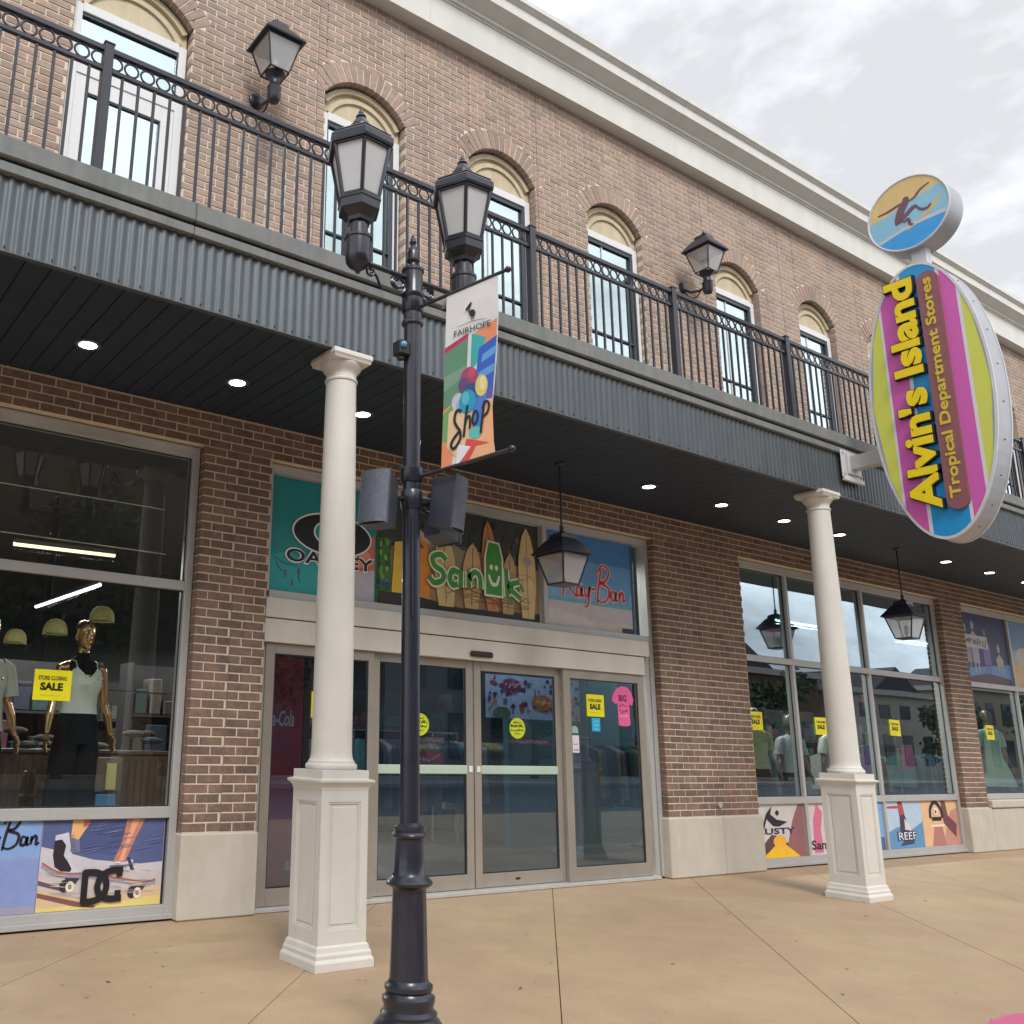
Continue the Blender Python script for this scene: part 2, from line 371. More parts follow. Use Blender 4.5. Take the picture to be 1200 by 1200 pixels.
# ================================================================== LARGE STRUCTURE
# ---- pavement: stained concrete poured in strips with diagonal saw joints (x-y = const)
def conc_mat():
    m = bpy.data.materials.new('stained_concrete'); m.use_nodes = True; nt = m.node_tree; b = nt.nodes['Principled BSDF']; N = nt.nodes.new; L = nt.links.new
    g = N('ShaderNodeNewGeometry'); b.inputs['Roughness'].default_value = .68
    a = N('ShaderNodeTexNoise'); a.inputs['Scale'].default_value = .55; a.inputs['Detail'].default_value = 7; a.inputs['Roughness'].default_value = .6; L(g.outputs['Position'], a.inputs['Vector'])
    r = N('ShaderNodeValToRGB'); L(a.outputs['Fac'], r.inputs[0]); e = r.color_ramp.elements
    e[0].position = .33; e[0].color = (.37, .255, .165, 1); e[1].position = .68; e[1].color = (.435, .315, .19, 1)
    q = r.color_ramp.elements.new(.5); q.color = (.395, .278, .175, 1)
    c2 = N('ShaderNodeTexNoise'); c2.inputs['Scale'].default_value = 2.6; c2.inputs['Detail'].default_value = 8; c2.inputs['Roughness'].default_value = .7; L(g.outputs['Position'], c2.inputs['Vector'])
    mr = N('ShaderNodeMapRange'); mr.inputs[1].default_value = .3; mr.inputs[2].default_value = .7; mr.inputs[3].default_value = .91; mr.inputs[4].default_value = 1.08; L(c2.outputs['Fac'], mr.inputs[0])
    v = N('ShaderNodeVectorMath'); v.operation = 'SCALE'; L(r.outputs[0], v.inputs[0]); L(mr.outputs[0], v.inputs['Scale'])
    # dark mop-like stains and specks
    c3 = N('ShaderNodeTexNoise'); c3.inputs['Scale'].default_value = 7; c3.inputs['Detail'].default_value = 4; L(g.outputs['Position'], c3.inputs['Vector'])
    r3 = N('ShaderNodeValToRGB'); L(c3.outputs['Fac'], r3.inputs[0]); r3.color_ramp.elements[0].position = .62; r3.color_ramp.elements[1].position = .80; r3.color_ramp.elements[0].color = (0, 0, 0, 1); r3.color_ramp.elements[1].color = (.28, .28, .28, 1)
    mx = N('ShaderNodeMixRGB'); L(r3.outputs[0], mx.inputs[0]); L(v.outputs[0], mx.inputs[1]); mx.inputs[2].default_value = (.20, .13, .09, 1)
    vo = N('ShaderNodeTexVoronoi'); vo.inputs['Scale'].default_value = 9; vo.inputs['Randomness'].default_value = 1; L(g.outputs['Position'], vo.inputs['Vector'])
    r4 = N('ShaderNodeValToRGB'); L(vo.outputs['Distance'], r4.inputs[0]); r4.color_ramp.elements[0].position = .03; r4.color_ramp.elements[1].position = .07; r4.color_ramp.elements[0].color = (.55, .55, .55, 1); r4.color_ramp.elements[1].color = (0, 0, 0, 1)
    mx2 = N('ShaderNodeMixRGB'); L(r4.outputs[0], mx2.inputs[0]); L(mx.outputs[0], mx2.inputs[1]); mx2.inputs[2].default_value = (.17, .11, .075, 1)
    L(mx2.outputs[0], b.inputs['Base Color'])
    gr = N('ShaderNodeTexNoise'); gr.inputs['Scale'].default_value = 130; gr.inputs['Detail'].default_value = 3; L(g.outputs['Position'], gr.inputs['Vector'])
    gm = N('ShaderNodeMapRange'); gm.inputs[1].default_value = .3; gm.inputs[2].default_value = .7; gm.inputs[3].default_value = .86; gm.inputs[4].default_value = 1.14; L(gr.outputs['Fac'], gm.inputs[0])
    gv = N('ShaderNodeVectorMath'); gv.operation = 'SCALE'; L(mx2.outputs[0], gv.inputs[0]); L(gm.outputs[0], gv.inputs['Scale']); L(gv.outputs[0], b.inputs['Base Color'])
    nz = N('ShaderNodeTexNoise'); nz.inputs['Scale'].default_value = 55; nz.inputs['Detail'].default_value = 5; L(g.outputs['Position'], nz.inputs['Vector'])
    bp = N('ShaderNodeBump'); bp.inputs['Strength'].default_value = .3; bp.inputs['Distance'].default_value = .006; L(nz.outputs['Fac'], bp.inputs['Height']); L(bp.outputs[0], b.inputs['Normal'])
    return m
CONC = conc_mat()
pave = thing('sidewalk', (0, 0, 0), 'tan stained concrete sidewalk with diagonal joints in front of the shops', None, kind='structure')
YF, YB = -7.6, .08
def clipstrip(c0, c1, X0, X1):
    # region c0 <= x-y <= c1 inside the rectangle
    pts = [(X0, YF), (X1, YF), (X1, YB), (X0, YB)]
    def clip(pts, f):
        r = []
        for i in range(len(pts)):
            a, b = pts[i], pts[(i+1) % len(pts)]; fa, fb = f(a), f(b)
            if fa >= 0: r.append(a)
            if (fa >= 0) != (fb >= 0):
                t = fa/(fa-fb); r.append((a[0]+(b[0]-a[0])*t, a[1]+(b[1]-a[1])*t))
        return r
    pts = clip(pts, lambda p: p[0]-p[1]-c0)
    return clip(pts, lambda p: c1-(p[0]-p[1])) if pts else pts
g = .004; first = True
for k in range(-5, 22):
    c0 = 4.75+2.05*(k-1)+g; c1 = 4.75+2.05*k-g
    pts = clipstrip(c0, c1, -9, 40)
    if len(pts) >= 3: MB().prism(pts, -.14, 0, 'xy').build('slab', CONC, pave)
MB().box(-9, 40, YF, YB, -.2, -.02).build('joint_bed', mat('joint_dirt', (.15, .10, .07), .9), pave)
ASPH = mat('asphalt', (.10, .105, .115), .85, var=.2, scale=20, bump=.3)
MB().box(-300, 400, -20, -7.61, -.5, -.145).build('road', ASPH, label='dark asphalt street in front of the sidewalk', kind='structure')
MB().box(-300, 400, -300, 300, -.9, -.5).build('ground', mat('earth', (.16, .15, .11), .9, var=.2), label='level ground under and around the street', kind='structure')
MB().box(-300, 400, -26, -20.01, -.5, -.01).build('far_pavement', mat('grey_concrete', (.36, .34, .31), .85, var=.1), label='grey concrete pavement across the street', kind='structure')

# ---- brick laying
UNIT = MB().brick(-.095, .095, 0, .1, -.031, .031).mesh('brick', BRICK)
def lay(root, x0, x1, z0, rows, CH, yf, yb, me, matl, excl=None, limit=300, phase=0, mod=.2):
    """running bond; nearest bricks become objects, the rest one stuff part"""
    L_ = []
    for r in range(rows):
        zc = z0+CH*(r+.5)
        segs = [(x0, x1)]
        if excl:
            for a, b in excl(zc-CH*.5, zc+CH*.5):
                ns = []
                for p, q in segs:
                    if b <= p or a >= q: ns.append((p, q)); continue
                    if a > p: ns.append((p, a))
                    if b < q: ns.append((b, q))
                segs = ns
        for p, q in segs:
            off = p0 = x0-(mod/2 if (r+phase) % 2 else 0)
            k = int((p-off)/mod)
            while True:
                a = off+k*mod; b = a+mod; k += 1
                if a >= q-1e-6: break
                a2 = max(a, p); b2 = min(b, q)
                if b2-a2 < .03: continue
                ga = .006 if a2 > p+1e-6 else .001; gb = .006 if b2 < q-1e-6 else .001
                L_.append((a2+ga, b2-gb, zc))
    L_.sort(key=lambda t: (Vector(((t[0]+t[1])/2, yf, t[2]))-CAMPOS).length if t[2] < 20 else 0)
    hh = CH-.0125
    vis = [t for t in L_ if t[1] > 1.2]; rest = [t for t in L_ if t[1] <= 1.2]
    for (a, b, z) in vis[:limit]:
        o = bpy.data.objects.new('brick', me); COL.objects.link(o); o.parent = root; o.matrix_parent_inverse = Matrix.Translation(-Vector(root.location))
        o.location = ((a+b)/2, yf+random.uniform(-.0015, .0015), z+random.uniform(-.0008, .0008)); o.scale = ((b-a)/.19, (yb-yf)/.1, hh/.062)
        o.rotation_euler = (0, random.uniform(-.004, .004), 0)
    rest += vis[limit:]
    if rest:
        mb = MB()
        for (a, b, z) in rest: mb.brick(a, b, yf, yb, z-hh/2, z+hh/2, jit=.0015)
        mb.build('brickwork', matl, root, kind='stuff')
CH = .0708; Z0 = .615
piers = []
def pier(x0, x1, label, seams, ext=None):
    r = thing('brick_pier', ((x0+x1)/2, 0, 0), label, 'pier')
    MB().box(x0+.008, x1-.008, .0055, .24, Z0-.01, 3.66).build('mortar', MORT, r)
    return r
P1 = pier(2.963, 3.597, 'narrow brown brick pier between the skate poster window and the entrance doors', None)
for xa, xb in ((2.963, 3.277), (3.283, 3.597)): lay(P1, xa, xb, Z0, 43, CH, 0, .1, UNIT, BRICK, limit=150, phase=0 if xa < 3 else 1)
MB().box(3.277, 3.283, .002, .02, Z0, 3.66).build('control_joint', mat('sealant', (.22, .17, .13), .6), P1)
def stone(root, x0, x1, ret=.25, z1=Z0-.004, y0=-.03):
    MB().cbox(x0, x1, y0, ret, 0.002, z1, .012).build('stone_base', STONE, root)
stone(P1, 2.955, 3.605)
P2 = pier(8.56, 10.175, 'wide brown brick pier between the entrance doors and the storefront window', None)
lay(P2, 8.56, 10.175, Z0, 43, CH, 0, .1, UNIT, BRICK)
stone(P2, 8.53, 9.447); stone(P2, 9.453, 10.19)
q = MB(); q.smooth = True; q.lathe([(.032, -.03), (.034, -.02), (.03, 0)], 9.42, 0, 14, ax='y', cz=.735); q.build('hose_outlet', ALU, P2)
P3 = pier(15.16, 15.83, 'narrow brown brick pier at the right end of the storefront window', None)
lay(P3, 15.16, 15.83, Z0, 43, CH, 0, .1, UNIT, BRICK)
stone(P3, 15.14, 15.86)
P0 = thing('brick_pier', (22.3, 0, 0), 'far brown brick pier beyond the last shop window at the right edge', 'pier')
MB().box(21.008, 23.6, .0055, .24, .6, 3.66).build('mortar', MORT, P0)
lay(P0, 21.0, 23.6, Z0, 43, CH, 0, .1, UNIT, BRICK, limit=0); stone(P0, 20.98, 23.6)
SB = thing('stone_bulkhead', (18.4, 0, 0), 'cast stone wall below the far right shop window', 'low wall')
for xa in (15.866, 17.6, 19.3): MB().cbox(xa, xa+1.68, -.03, .22, .002, .60, .01).build('stone_block', STONE, SB)
MB().cbox(15.84, 20.97, -.055, .2, .604, .715, .012).build('stone_sill', STONE, SB)
# brick band above the shopfronts
BB = thing('brick_band', (8, 0, 3.66), 'brown brick band above the shop windows under the dark soffit', 'wall')
MB().box(-3, 24, .0055, .24, 3.664, 3.96).build('mortar', MORT, BB)
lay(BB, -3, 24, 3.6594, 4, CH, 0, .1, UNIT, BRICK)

# ---- upper wall
UNITU = MB().brick(-.095, .095, 0, .1, -.031, .031).mesh('brick', BRICKU)
UW = thing('brick_wall', (8, 0, 4.62), 'rose brown brick upper storey wall with arched openings above the balcony', 'wall')
OPEN = [(1.53, 2.583), (4.007, 4.989), (5.865, 6.856), (7.715, 8.695), (10.16, 11.144), (12.10, 13.057), (13.96, 14.92), (16.4, 17.36), (18.05, 19.02), (20.5, 21.46)]
ZS, RISE, RING = 7.56, .27, .225
def arc(a, b):
    c = b-a; R = (c*c/4+RISE**2)/(2*RISE); return (a+b)/2, ZS+RISE-R, R, math.asin(c/2/R)
def excl_up(za, zb):
    r = []
    for a, b in OPEN:
        if za < ZS-.001: 
            if zb <= ZS+.03: r.append((a, b)); continue
        cx, cz, R, th = arc(a, b); Ro = R+RING; zm = (za+zb)/2
        if zm < cz+Ro:
            hw = math.sqrt(max(0, Ro*Ro-(zm-cz)**2)); lim = (zm-cz)*math.tan(th)
            hw = min(hw, max(lim, 0) if zm > ZS else hw)
            # straight skewback line limits the ring at its springing
            hw = min(math.sqrt(max(0, Ro*Ro-(zm-cz)**2)), (zm-cz)*math.tan(th)) if zm > ZS else (b-a)/2
            if hw > 0: r.append((cx-hw, cx+hw))
    return sorted(r)
lay(UW, -3, 26, 4.60, 61, .0699, 0, .1, UNITU, BRICKU, excl=excl_up, limit=300)
WEDGE = None
mb = MB()      # mortar body with arched openings
edges = [-3]+[v for ab in OPEN for v in ab]+[26]
for i in range(0, len(edges), 2): mb.box(edges[i]+(.008 if i else 0), edges[i+1]-.008, .0055, .25, 4.6, ZS)
for i, (a, b) in enumerate(OPEN):
    cx, cz, R, th = arc(a, b); A0, B0 = a+.008, b-.008; R2 = R+.006
    th2 = math.asin((B0-A0)/2/R2)
    pts = [(A0, ZS+.0), (A0, 8.9), (B0, 8.9), (B0, ZS+.0)]+[(cx+R2*sin(th2-2*th2*k/14), cz+R2*cos(th2-2*th2*k/14)) for k in range(15)]
    mb.prism(pts, .0055, .25)
for i in range(0, len(edges), 2): mb.box(edges[i]+(.008 if i else 0), edges[i+1]-.008, .0055, .25, ZS, 8.9)
mb.build('mortar', MORTU, UW)
def voussoir(R, da):
    q = MB(); r0, r1 = R, R+RING-.004; c = .003; h = da*.5
    def p(r, s, y): return (r*sin(s), y, r*cos(s))
    g0 = .006
    vs = [p(r0, -h+g0/r0, .1), p(r0, h-g0/r0, .1), p(r1, h-g0/r1, .1), p(r1, -h+g0/r1, .1)]
    vs += [p(r0, -h+g0/r0, c), p(r0, h-g0/r0, c), p(r1, h-g0/r1, c), p(r1, -h+g0/r1, c)]
    vs += [p(r0+c, -h+(g0+c)/r0, 0), p(r0+c, h-(g0+c)/r0, 0), p(r1-c, h-(g0+c)/r1, 0), p(r1-c, -h+(g0+c)/r1, 0)]
    q.add(vs, [(0,1,5,4),(1,2,6,5),(2,3,7,6),(3,0,4,7),(4,5,9,8),(5,6,10,9),(6,7,11,10),(7,4,8,11),(8,9,10,11)])
    return q.mesh('arch_brick', BRICKU)
for i, (a, b) in enumerate(OPEN):
    cx, cz, R, th = arc(a, b); nV = 17; da = 2*th/nV
    if i == 0 or i == 1: VM = voussoir(R, da)
    if i > 1: VM = voussoir(R, da)
    for k in range(nV):
        o = bpy.data.objects.new('arch_brick', VM); COL.objects.link(o); o.parent = UW; o.matrix_parent_inverse = Matrix.Translation(-Vector(UW.location))
        o.location = (cx, random.uniform(-.003, .001), cz); o.rotation_euler = (0, -th+da*(k+.5), 0)
for xj in (3.93-.02, 6.9, 9.95, 11.72, 13.76):
    MB().box(xj-.004, xj+.004, -.001, .02, 4.62, 8.86).build('control_joint', mat('sealant_up', (.24, .18, .16), .7), UW)

# tympana and upper windows / french doors
def upper_window(i, a, b):
    cx, cz, R, th = arc(a, b)
    labels = ['tall white french door with a transom above the left end of the balcony', 'arched upper window directly behind the left street lantern', 'arched upper window just left of the hanging street banner top',
              'arched upper window right of the banner, third of the slim ones', 'arched upper window right beside the second wall lantern', 'last arched upper window before the oval blade sign',
              'arched upper window hidden mostly behind the oval sign', 'arched upper window behind the right edge of the oval sign', 'arched upper window at the right edge of the photo', 'arched upper window beyond the frame to the right']
    w = thing('upper_window', ((a+b)/2, .1, 4.6), labels[i], 'window', 'arched windows along the upper storey')
    zh = 7.40
    # tan arched panel with a raised eyebrow
    T0, T1 = a+.012, b-.012; R2 = R-.012; t2 = math.asin((T1-T0)/2/R2)
    czz = cz
    pts = [(T0, zh+.02), (T1, zh+.02)]+[(cx+R2*sin(t2-2*t2*k/16), czz+R2*cos(t2-2*t2*k/16)) for k in range(17)]
    MB().prism(pts, .11, .16).build('arch_panel', TYMP, w)
    for (Rr, w_, yy) in ((R2-.012, .055, .075), (R2-.115, .05, .088)):
        hw = (T1-T0)/2-.01; 
        t3 = math.acos(min(1, (zh+.03-cz)/Rr)) if (zh+.03-cz) < Rr else .1
        t3 = min(t3, math.asin(min(.999, hw/Rr)))
        pts = [(cx+Rr*sin(t3-2*t3*k/16), cz+Rr*cos(t3-2*t3*k/16)) for k in range(17)]
        r3 = Rr-w_; pts += [(cx+r3*sin(-t3+2*t3*k/16), cz+r3*cos(-t3+2*t3*k/16)) for k in range(17)]
        MB().prism(pts, yy, .112).build('arch_molding', TYMP, w)
    fr = MB(); y0, y1 = .085, .16
    fr.cbox(a+.012, a+.085, y0, y1, 4.6, zh, .004); fr.cbox(b-.085, b-.012, y0, y1, 4.6, zh, .004); fr.cbox(a+.085, b-.085, y0, y1, zh-.075, zh+.018, .004)
    if i == 0: 
        fr.cbox(a+.085, b-.085, y0+.005, y1, 6.72, 6.82, .004)
        fr.cbox(a+.085, a+.20, y0+.015, y1, 4.6, 6.72, .003); fr.cbox(b-.20, b-.085, y0+.015, y1, 4.6, 6.72, .003); fr.cbox(a+.2, b-.2, y0+.015, y1, 6.57, 6.72, .003)
    f = fr.build('frame', WHITE, w)
    dk = MB(); g0, g1 = a+.085, b-.085
    if i == 0:
        dk.box(g0, g1, .10, .12, 7.295, 7.325); dk.box(g1-.015, g1, .10, .12, 6.82, 7.3); dk.box(g0+.115, g1-.115, .11, .125, 6.555, 6.572); dk.box(g1-.13, g1-.115, .11, .125, 4.6, 6.56)
    else:
        dk.box(g0, g1, .10, .12, 7.275, 7.325); dk.box(g1-.045, g1, .095, .12, 4.6, 7.28); dk.box(g0, g0+.02, .10, .12, 4.6, 7.28); dk.box(g0+.02, g1-.045, .10, .12, 6.09, 6.11)
    dk.build('dark_gasket', mat('dark_sash', (.035, .05, .06), .4), w)
    if i: 
        mu = MB(); mu.box(g0+.27, g0+.288, .115, .125, 4.6, 7.28); mu.build('muntin', WHITE, w)
    MB().box(g0, g1, .126, .13, 4.6, 7.3).build('pane', GL_UP, w)
    # pale curtain behind
    cu = MB(); n = 26
    vs = []; 
    for k in range(n+1):
        x = g0+(g1-g0)*(.0+ .62*k/n); yy = .30+.018*sin(k*1.3); vs += [(x, yy, 4.6), (x, yy, 7.3)]
    cu.add(vs, [(2*k, 2*k+2, 2*k+3, 2*k+1) for k in range(n)]); cu.build('curtain', mat('curtain_cloth', (.55, .60, .60), .9), w)
    return w
for i, (a, b) in enumerate(OPEN): upper_window(i, a, b)

# ---- cornice: moulded sections butted end to end
CN = thing('cornice', (8, 0, 8.87), 'deep off white moulded cornice along the roofline above the brick', 'cornice')
prof = [(.3, 8.87), (-.15, 8.87), (-.15, 9.25), (-.165, 9.255), (-.165, 9.275), (-.19, 9.28), (-.19, 9.315), (-.24, 9.345), (-.33, 9.40), (-.33, 9.53), (-.345, 9.54), (-.36, 9.555), (-.385, 9.575), (-.385, 9.64), (.3, 9.66)]
xs = [-3, 1.1, 5.2, 9.3, 13.4, 17.5, 21.6, 26]
for i in range(len(xs)-1): MB().prism(prof, xs[i]+.0015, xs[i+1]-.0015, 'yz').build('cornice_section', STUCCO, CN)
# building mass behind
IN = thing('building_core', (10, 5, 0), 'plain inner floors and back walls of the shop building', 'building')
DARKW = mat('interior_wall', (.085, .10, .105), .8, var=.1); 
MB().box(-3, 26, 10, 10.2, 0, 9.3).build('back_wall', DARKW, IN)
MB().box(-3, 26, .25, 10, 3.97, 4.59).build('upper_floor', mat('interior_ceiling', (.10, .10, .10), .8), IN)
MB().box(-3.2, -3, 0, 10.2, 0, 9.4).build('end_wall', DARKW, IN); MB().box(26, 26.2, 0, 10.2, 0, 9.4).build('end_wall', DARKW, IN)
MB().box(-3, 26, .3, 10, 9.3, 9.45).build('roof', DARKW, IN)
MB().box(-3, 26, 3.2, 3.3, 4.59, 9.3).build('inner_partition', mat('upper_room', (.12, .14, .14), .8), IN)
MB().box(-3, 26, .245, 10, -.1, .03).build('shop_floor', mat('shop_floor_tile', (.16, .14, .12), .35, var=.1), IN)

# ================================================================== BALCONY
BY = -1.71
BL = thing('balcony', (8, -.9, 3.95), 'long dark balcony canopy with corrugated metal fascia over the shopfronts', 'balcony')
q = MB()
for xa, xb in ((-3, 2.02), (2.023, 7.0), (7.003, 12.0), (12.003, 17), (17.003, 24)):
    MB().cbox(xa, xb, BY-.055, -.01, 4.515, 4.645, .008).build('deck_cap', CAP, BL)
    MB().cbox(xa, xb, BY-.02, BY+.05, 4.49, 4.514, .002).build('shadow_strip', mat('dark_gap', (.02, .02, .022), .7), BL)  # near-black strip, the shadow line between cap and trim put into its colour
    MB().cbox(xa, xb, BY-.038, BY+.03, 4.425, 4.489, .005).build('trim_board', CAP, BL)
PI_ = .0672; n_per = 10; SHW = PI_*n_per
def corr_mesh():
    vs = []; nx = n_per*8
    for k in range(nx+1):
        x = SHW*k/nx*1.0; y = -.0072*cos(2*pi*x/PI_); vs += [(x, y-.001, -.475), (x, y-.001, 0)]
    q = MB(); q.smooth = True; q.add(vs, [(2*k, 2*k+2, 2*k+3, 2*k+1) for k in range(nx)])
    # back skin gives thickness
    vs = [(x, y+.0012, z) for x, y, z in vs]; q.add(vs, [(2*k, 2*k+1, 2*k+3, 2*k+2) for k in range(nx)])
    q.smooth = False; q.mi = 1
    for k in range(0, n_per, 2):
        q.box(PI_*(k+.5)-.006, PI_*(k+.5)+.006, -.0005, .008, -.462, -.450) if False else q.box(PI_*k-.005, PI_*k+.005, -.017, -.010, -.455, -.446)
    return q.mesh('corrugated_panel', [CORR, mat('screw', (.03, .03, .03), .5)])
CM = corr_mesh()
x = -3.0; 
while x < 24:
    o = link('corrugated_panel', CM, BL); o.location = (x, BY+random.uniform(-.0015, .0015), 4.425); x += SHW
MB().box(-3, 24, BY+.013, BY+.03, 3.951, 4.43).build('fascia_board', SOFF, BL)
MB().box(-3, 24, BY-.012, BY+.03, 3.944, 3.951).build('bottom_strip', CORR, BL)
MB().box(-3, 24, BY+.03, -.005, 3.963, 4.51).build('canopy_core', SOFF, BL)
SBM = MB().cbox(0, .144, BY+.034, -.002, 3.951, 3.962, .0025).mesh('soffit_board', SOFF)
x = -3.0
while x < 24:
    o = link('soffit_board', SBM, BL); o.location = (x, 0, random.uniform(-.0008, .0008)); x += .1495
# railing
RL = thing('balcony_railing', (8, -1.62, 4.645), 'black iron balcony railing with a band of rings below the top rail', 'railing')
RY = -1.62
posts = [1.395+1.868*k for k in range(-2, 12)]
MB().cbox(-2.4, 22, RY-.022, RY+.022, 5.575, 5.615, .004).build('top_rail', IRON, RL)
MB().cbox(-2.4, 22, RY-.016, RY+.016, 5.435, 5.465, .003).build('middle_rail', IRON, RL)
MB().cbox(-2.4, 22, RY-.016, RY+.016, 4.70, 4.73, .003).build('bottom_rail', IRON, RL)
pm_ = MB().cbox(-.032, .032, -.032, .032, 0, .985, .004).cbox(-.036, .036, -.036, .036, .985, .998, .003).cbox(-.055, .055, -.055, .055, 0, .012, .003).mesh('post', IRON)
bm_ = MB().cbox(-.009, .009, -.009, .009, 0, .73, .0015).mesh('baluster', IRON)
rq = MB(); rq.smooth = True; rq.torus((0, 0, 0), .0465, .0075, 20, 6); rm_ = rq.mesh('ring', IRON)
for k, px in enumerate(posts):
    o = link('post', pm_, RL); o.location = (px, RY, 4.645)
    if k == len(posts)-1: break
    for j in range(1, 17):
        x = px+1.868*j/17
        if x < .2: continue
        o = link('baluster', bm_, RL); o.location = (x, RY, 4.715)
    for j in range(17):
        x = px+1.868*(j+.5)/17
        if x < .2: continue
        o = link('ring', rm_, RL); o.location = (x, RY, 5.52)

# ================================================================== COLUMNS
def column(cx, cy, label):
    c = thing('porch_column', (cx, cy, 0), label, 'column', 'round cream columns under the balcony')
    q = MB(); q.sq([(.208, .001), (.208, .045), (.203, .055), (.196, .065), (.196, .085), (.188, .10), (.183, .125), (.175, .135)], cx, cy)
    q.build('plinth', COLM, c)
    H = .172
    q = MB()
    q.sq([(H-.012, .13), (H-.012, 1.03)], cx, cy)      # recessed core
    def frame(X):
        q.X = X
        for (a, b, z0, z1) in ((-H, -H+.055, .13, 1.03), (H-.055, H-.012, .13, 1.03)): q.box(a, b, -H, -H+.0119, z0, z1)
        q.box(-H+.055, H-.055, -H, -H+.0119, .13, .215); q.box(-H+.055, H-.055, -H, -H+.0119, .945, 1.03)
        # bead around the panel
        for (a, b, z0, z1) in ((-H+.055, -H+.067, .215, .945), (H-.067, H-.055, .215, .945)): q.box(a, b, -H+.005, -H+.0119, z0, z1)
        q.box(-H+.067, H-.067, -H+.005, -H+.0119, .215, .227); q.box(-H+.067, H-.067, -H+.005, -H+.0119, .933, .945)
        # flat raised field
        q.cbox(-H+.085, H-.085, -H+.007, -H+.013, .245, .915, .003)
    for k in range(4): frame(Matrix.Translation((cx, cy, 0)) @ Matrix.Rotation(pi/2*k, 4, 'Z'))
    q.X = None
    q.build('pedestal', COLM, c)
    q = MB(); q.sq([(.174, 1.015), (.176, 1.03), (.185, 1.045), (.197, 1.058), (.202, 1.062), (.202, 1.074), (.176, 1.080), (.173, 1.082), (.173, 1.13), (.171, 1.132)], cx, cy); q.build('pedestal_cap', COLM, c)
    q = MB(); q.smooth = True
    pr = [(.158, 1.133), (.164, 1.14), (.166, 1.152), (.164, 1.164), (.158, 1.170), (.150, 1.173), (.150, 1.183), (.142, 1.19), (.136, 1.205), (.132, 1.23), (.1305, 1.26)]
    for k in range(1, 13):
        t = k/12; z = 1.26+t*2.49; r = .1305-(.1305-.107)*(t**1.6); pr.append((r, z))
    pr += [(.107, 3.752), (.114, 3.755), (.117, 3.764), (.114, 3.773), (.106, 3.777), (.106, 3.80)]
    q.lathe(pr, cx, cy, 40); q.build('shaft', COLM, c)
    q = MB(); q.smooth = True; q.lathe([(.106, 3.80), (.108, 3.815), (.118, 3.83), (.132, 3.848), (.143, 3.866), (.147, 3.876), (.147, 3.884)], cx, cy, 40)
    q.smooth = False; q.sq([(.148, 3.884), (.151, 3.889), (.153, 3.906), (.160, 3.914), (.160, 3.935), (.155, 3.949)], cx, cy); q.build('capital', COLM, c)
    return c
column(3.262, -1.593, 'cream column with a panelled square pedestal left of the street lamp post')
column(9.17, -1.62, 'cream column with a panelled square pedestal below the oval sign bracket')
column(15.1, -1.6, 'cream column beyond the oval sign, outside the photo at right') if False else None

# ================================================================== SHOP WINDOWS
def shop_window(name, x0, x1, zsplit, mulls_top, mulls_mid, mulls_bot, zb, lab, gl, gltop=None, zsill=.76):
    w = thing(name, ((x0+x1)/2, .1, zb), lab, 'window')
    f = MB(); yf, yb = .08, .19
    f.cbox(x0, x0+.06, yf, yb, zb, 3.655, .003); f.cbox(x1-.06, x1, yf, yb, zb, 3.655, .003)
    f.cbox(x0+.06, x1-.06, yf, yb, 3.56, 3.655, .003)
    if zb < .5: f.cbox(x0+.06, x1-.06, yf, yb, zb, zb+.095, .003); f.cbox(x0, x1, yf-.03, yf-.001, zb, zb+.035, .003)
    f.build('frame', ALU, w)
    t = MB(); t.cbox(x0+.06, x1-.06, yf+.003, yb-.003, zsplit-.038, zsplit+.038, .003); t.build('transom_bar', ALU, w)
    t = MB(); t.cbox(x0+.06, x1-.06, yf+.003, yb-.003, zsill-.04, zsill+.04, .003); t.build('sill_bar', ALU, w)
    for x in mulls_top: MB().cbox(x-.028, x+.028, yf+.002, yb, zsplit+.038, 3.56, .003).build('mullion', ALU, w)
    for x in mulls_mid: MB().cbox(x-.028, x+.028, yf+.002, yb, zsill+.04, zsplit-.038, .003).build('mullion', ALU, w)
    if zb < .5:
        for x in mulls_bot: MB().cbox(x-.028, x+.028, yf+.002, yb, zb+.095, zsill-.04, .003).build('mullion', ALU, w)
    def panes(ms, za, zz, G):
        xs = [x0+.06]+[v for m_ in ms for v in (m_-.028, m_+.028)]+[x1-.06]
        for i in range(0, len(xs), 2):
            MB().box(xs[i], xs[i+1], .132, .138, za, zz).build('pane', G, w)
            g_ = MB()   # black glazing gasket
            a, b = xs[i], xs[i+1]; t_ = .009
            g_.box(a, a+t_, .122, .131, za, zz); g_.box(b-t_, b, .122, .131, za, zz); g_.box(a+t_, b-t_, .122, .131, za, za+t_); g_.box(a+t_, b-t_, .122, .131, zz-t_, zz)
            g_.build('gasket', RUB, w)
    panes(mulls_top, zsplit+.038, 3.56, gltop or gl); panes(mulls_mid, zsill+.04, zsplit-.038, gl)
    if zb < .5: panes(mulls_bot, zb+.095, zsill-.04, GL_SHOP)
    return w
W1 = shop_window('shop_window', -1.6, 2.958, 2.487, [], [], [], .015, 'large storefront window at the left with a golden mannequin behind it', GL_SHOP)
W2 = shop_window('shop_window', 10.18, 15.155, 2.44, [11.27, 13.09], [11.27, 13.09], [11.27, 13.09], .015, 'wide storefront window right of the brick pier, reflecting blue sky', GL_SHOP2, GL_SHOPT)
W3 = shop_window('shop_window', 15.835, 21, 2.43, [17.57, 19.3], [17.57, 19.3], [], .72, 'far right shop window above a cast stone wall', GL_SHOP2)

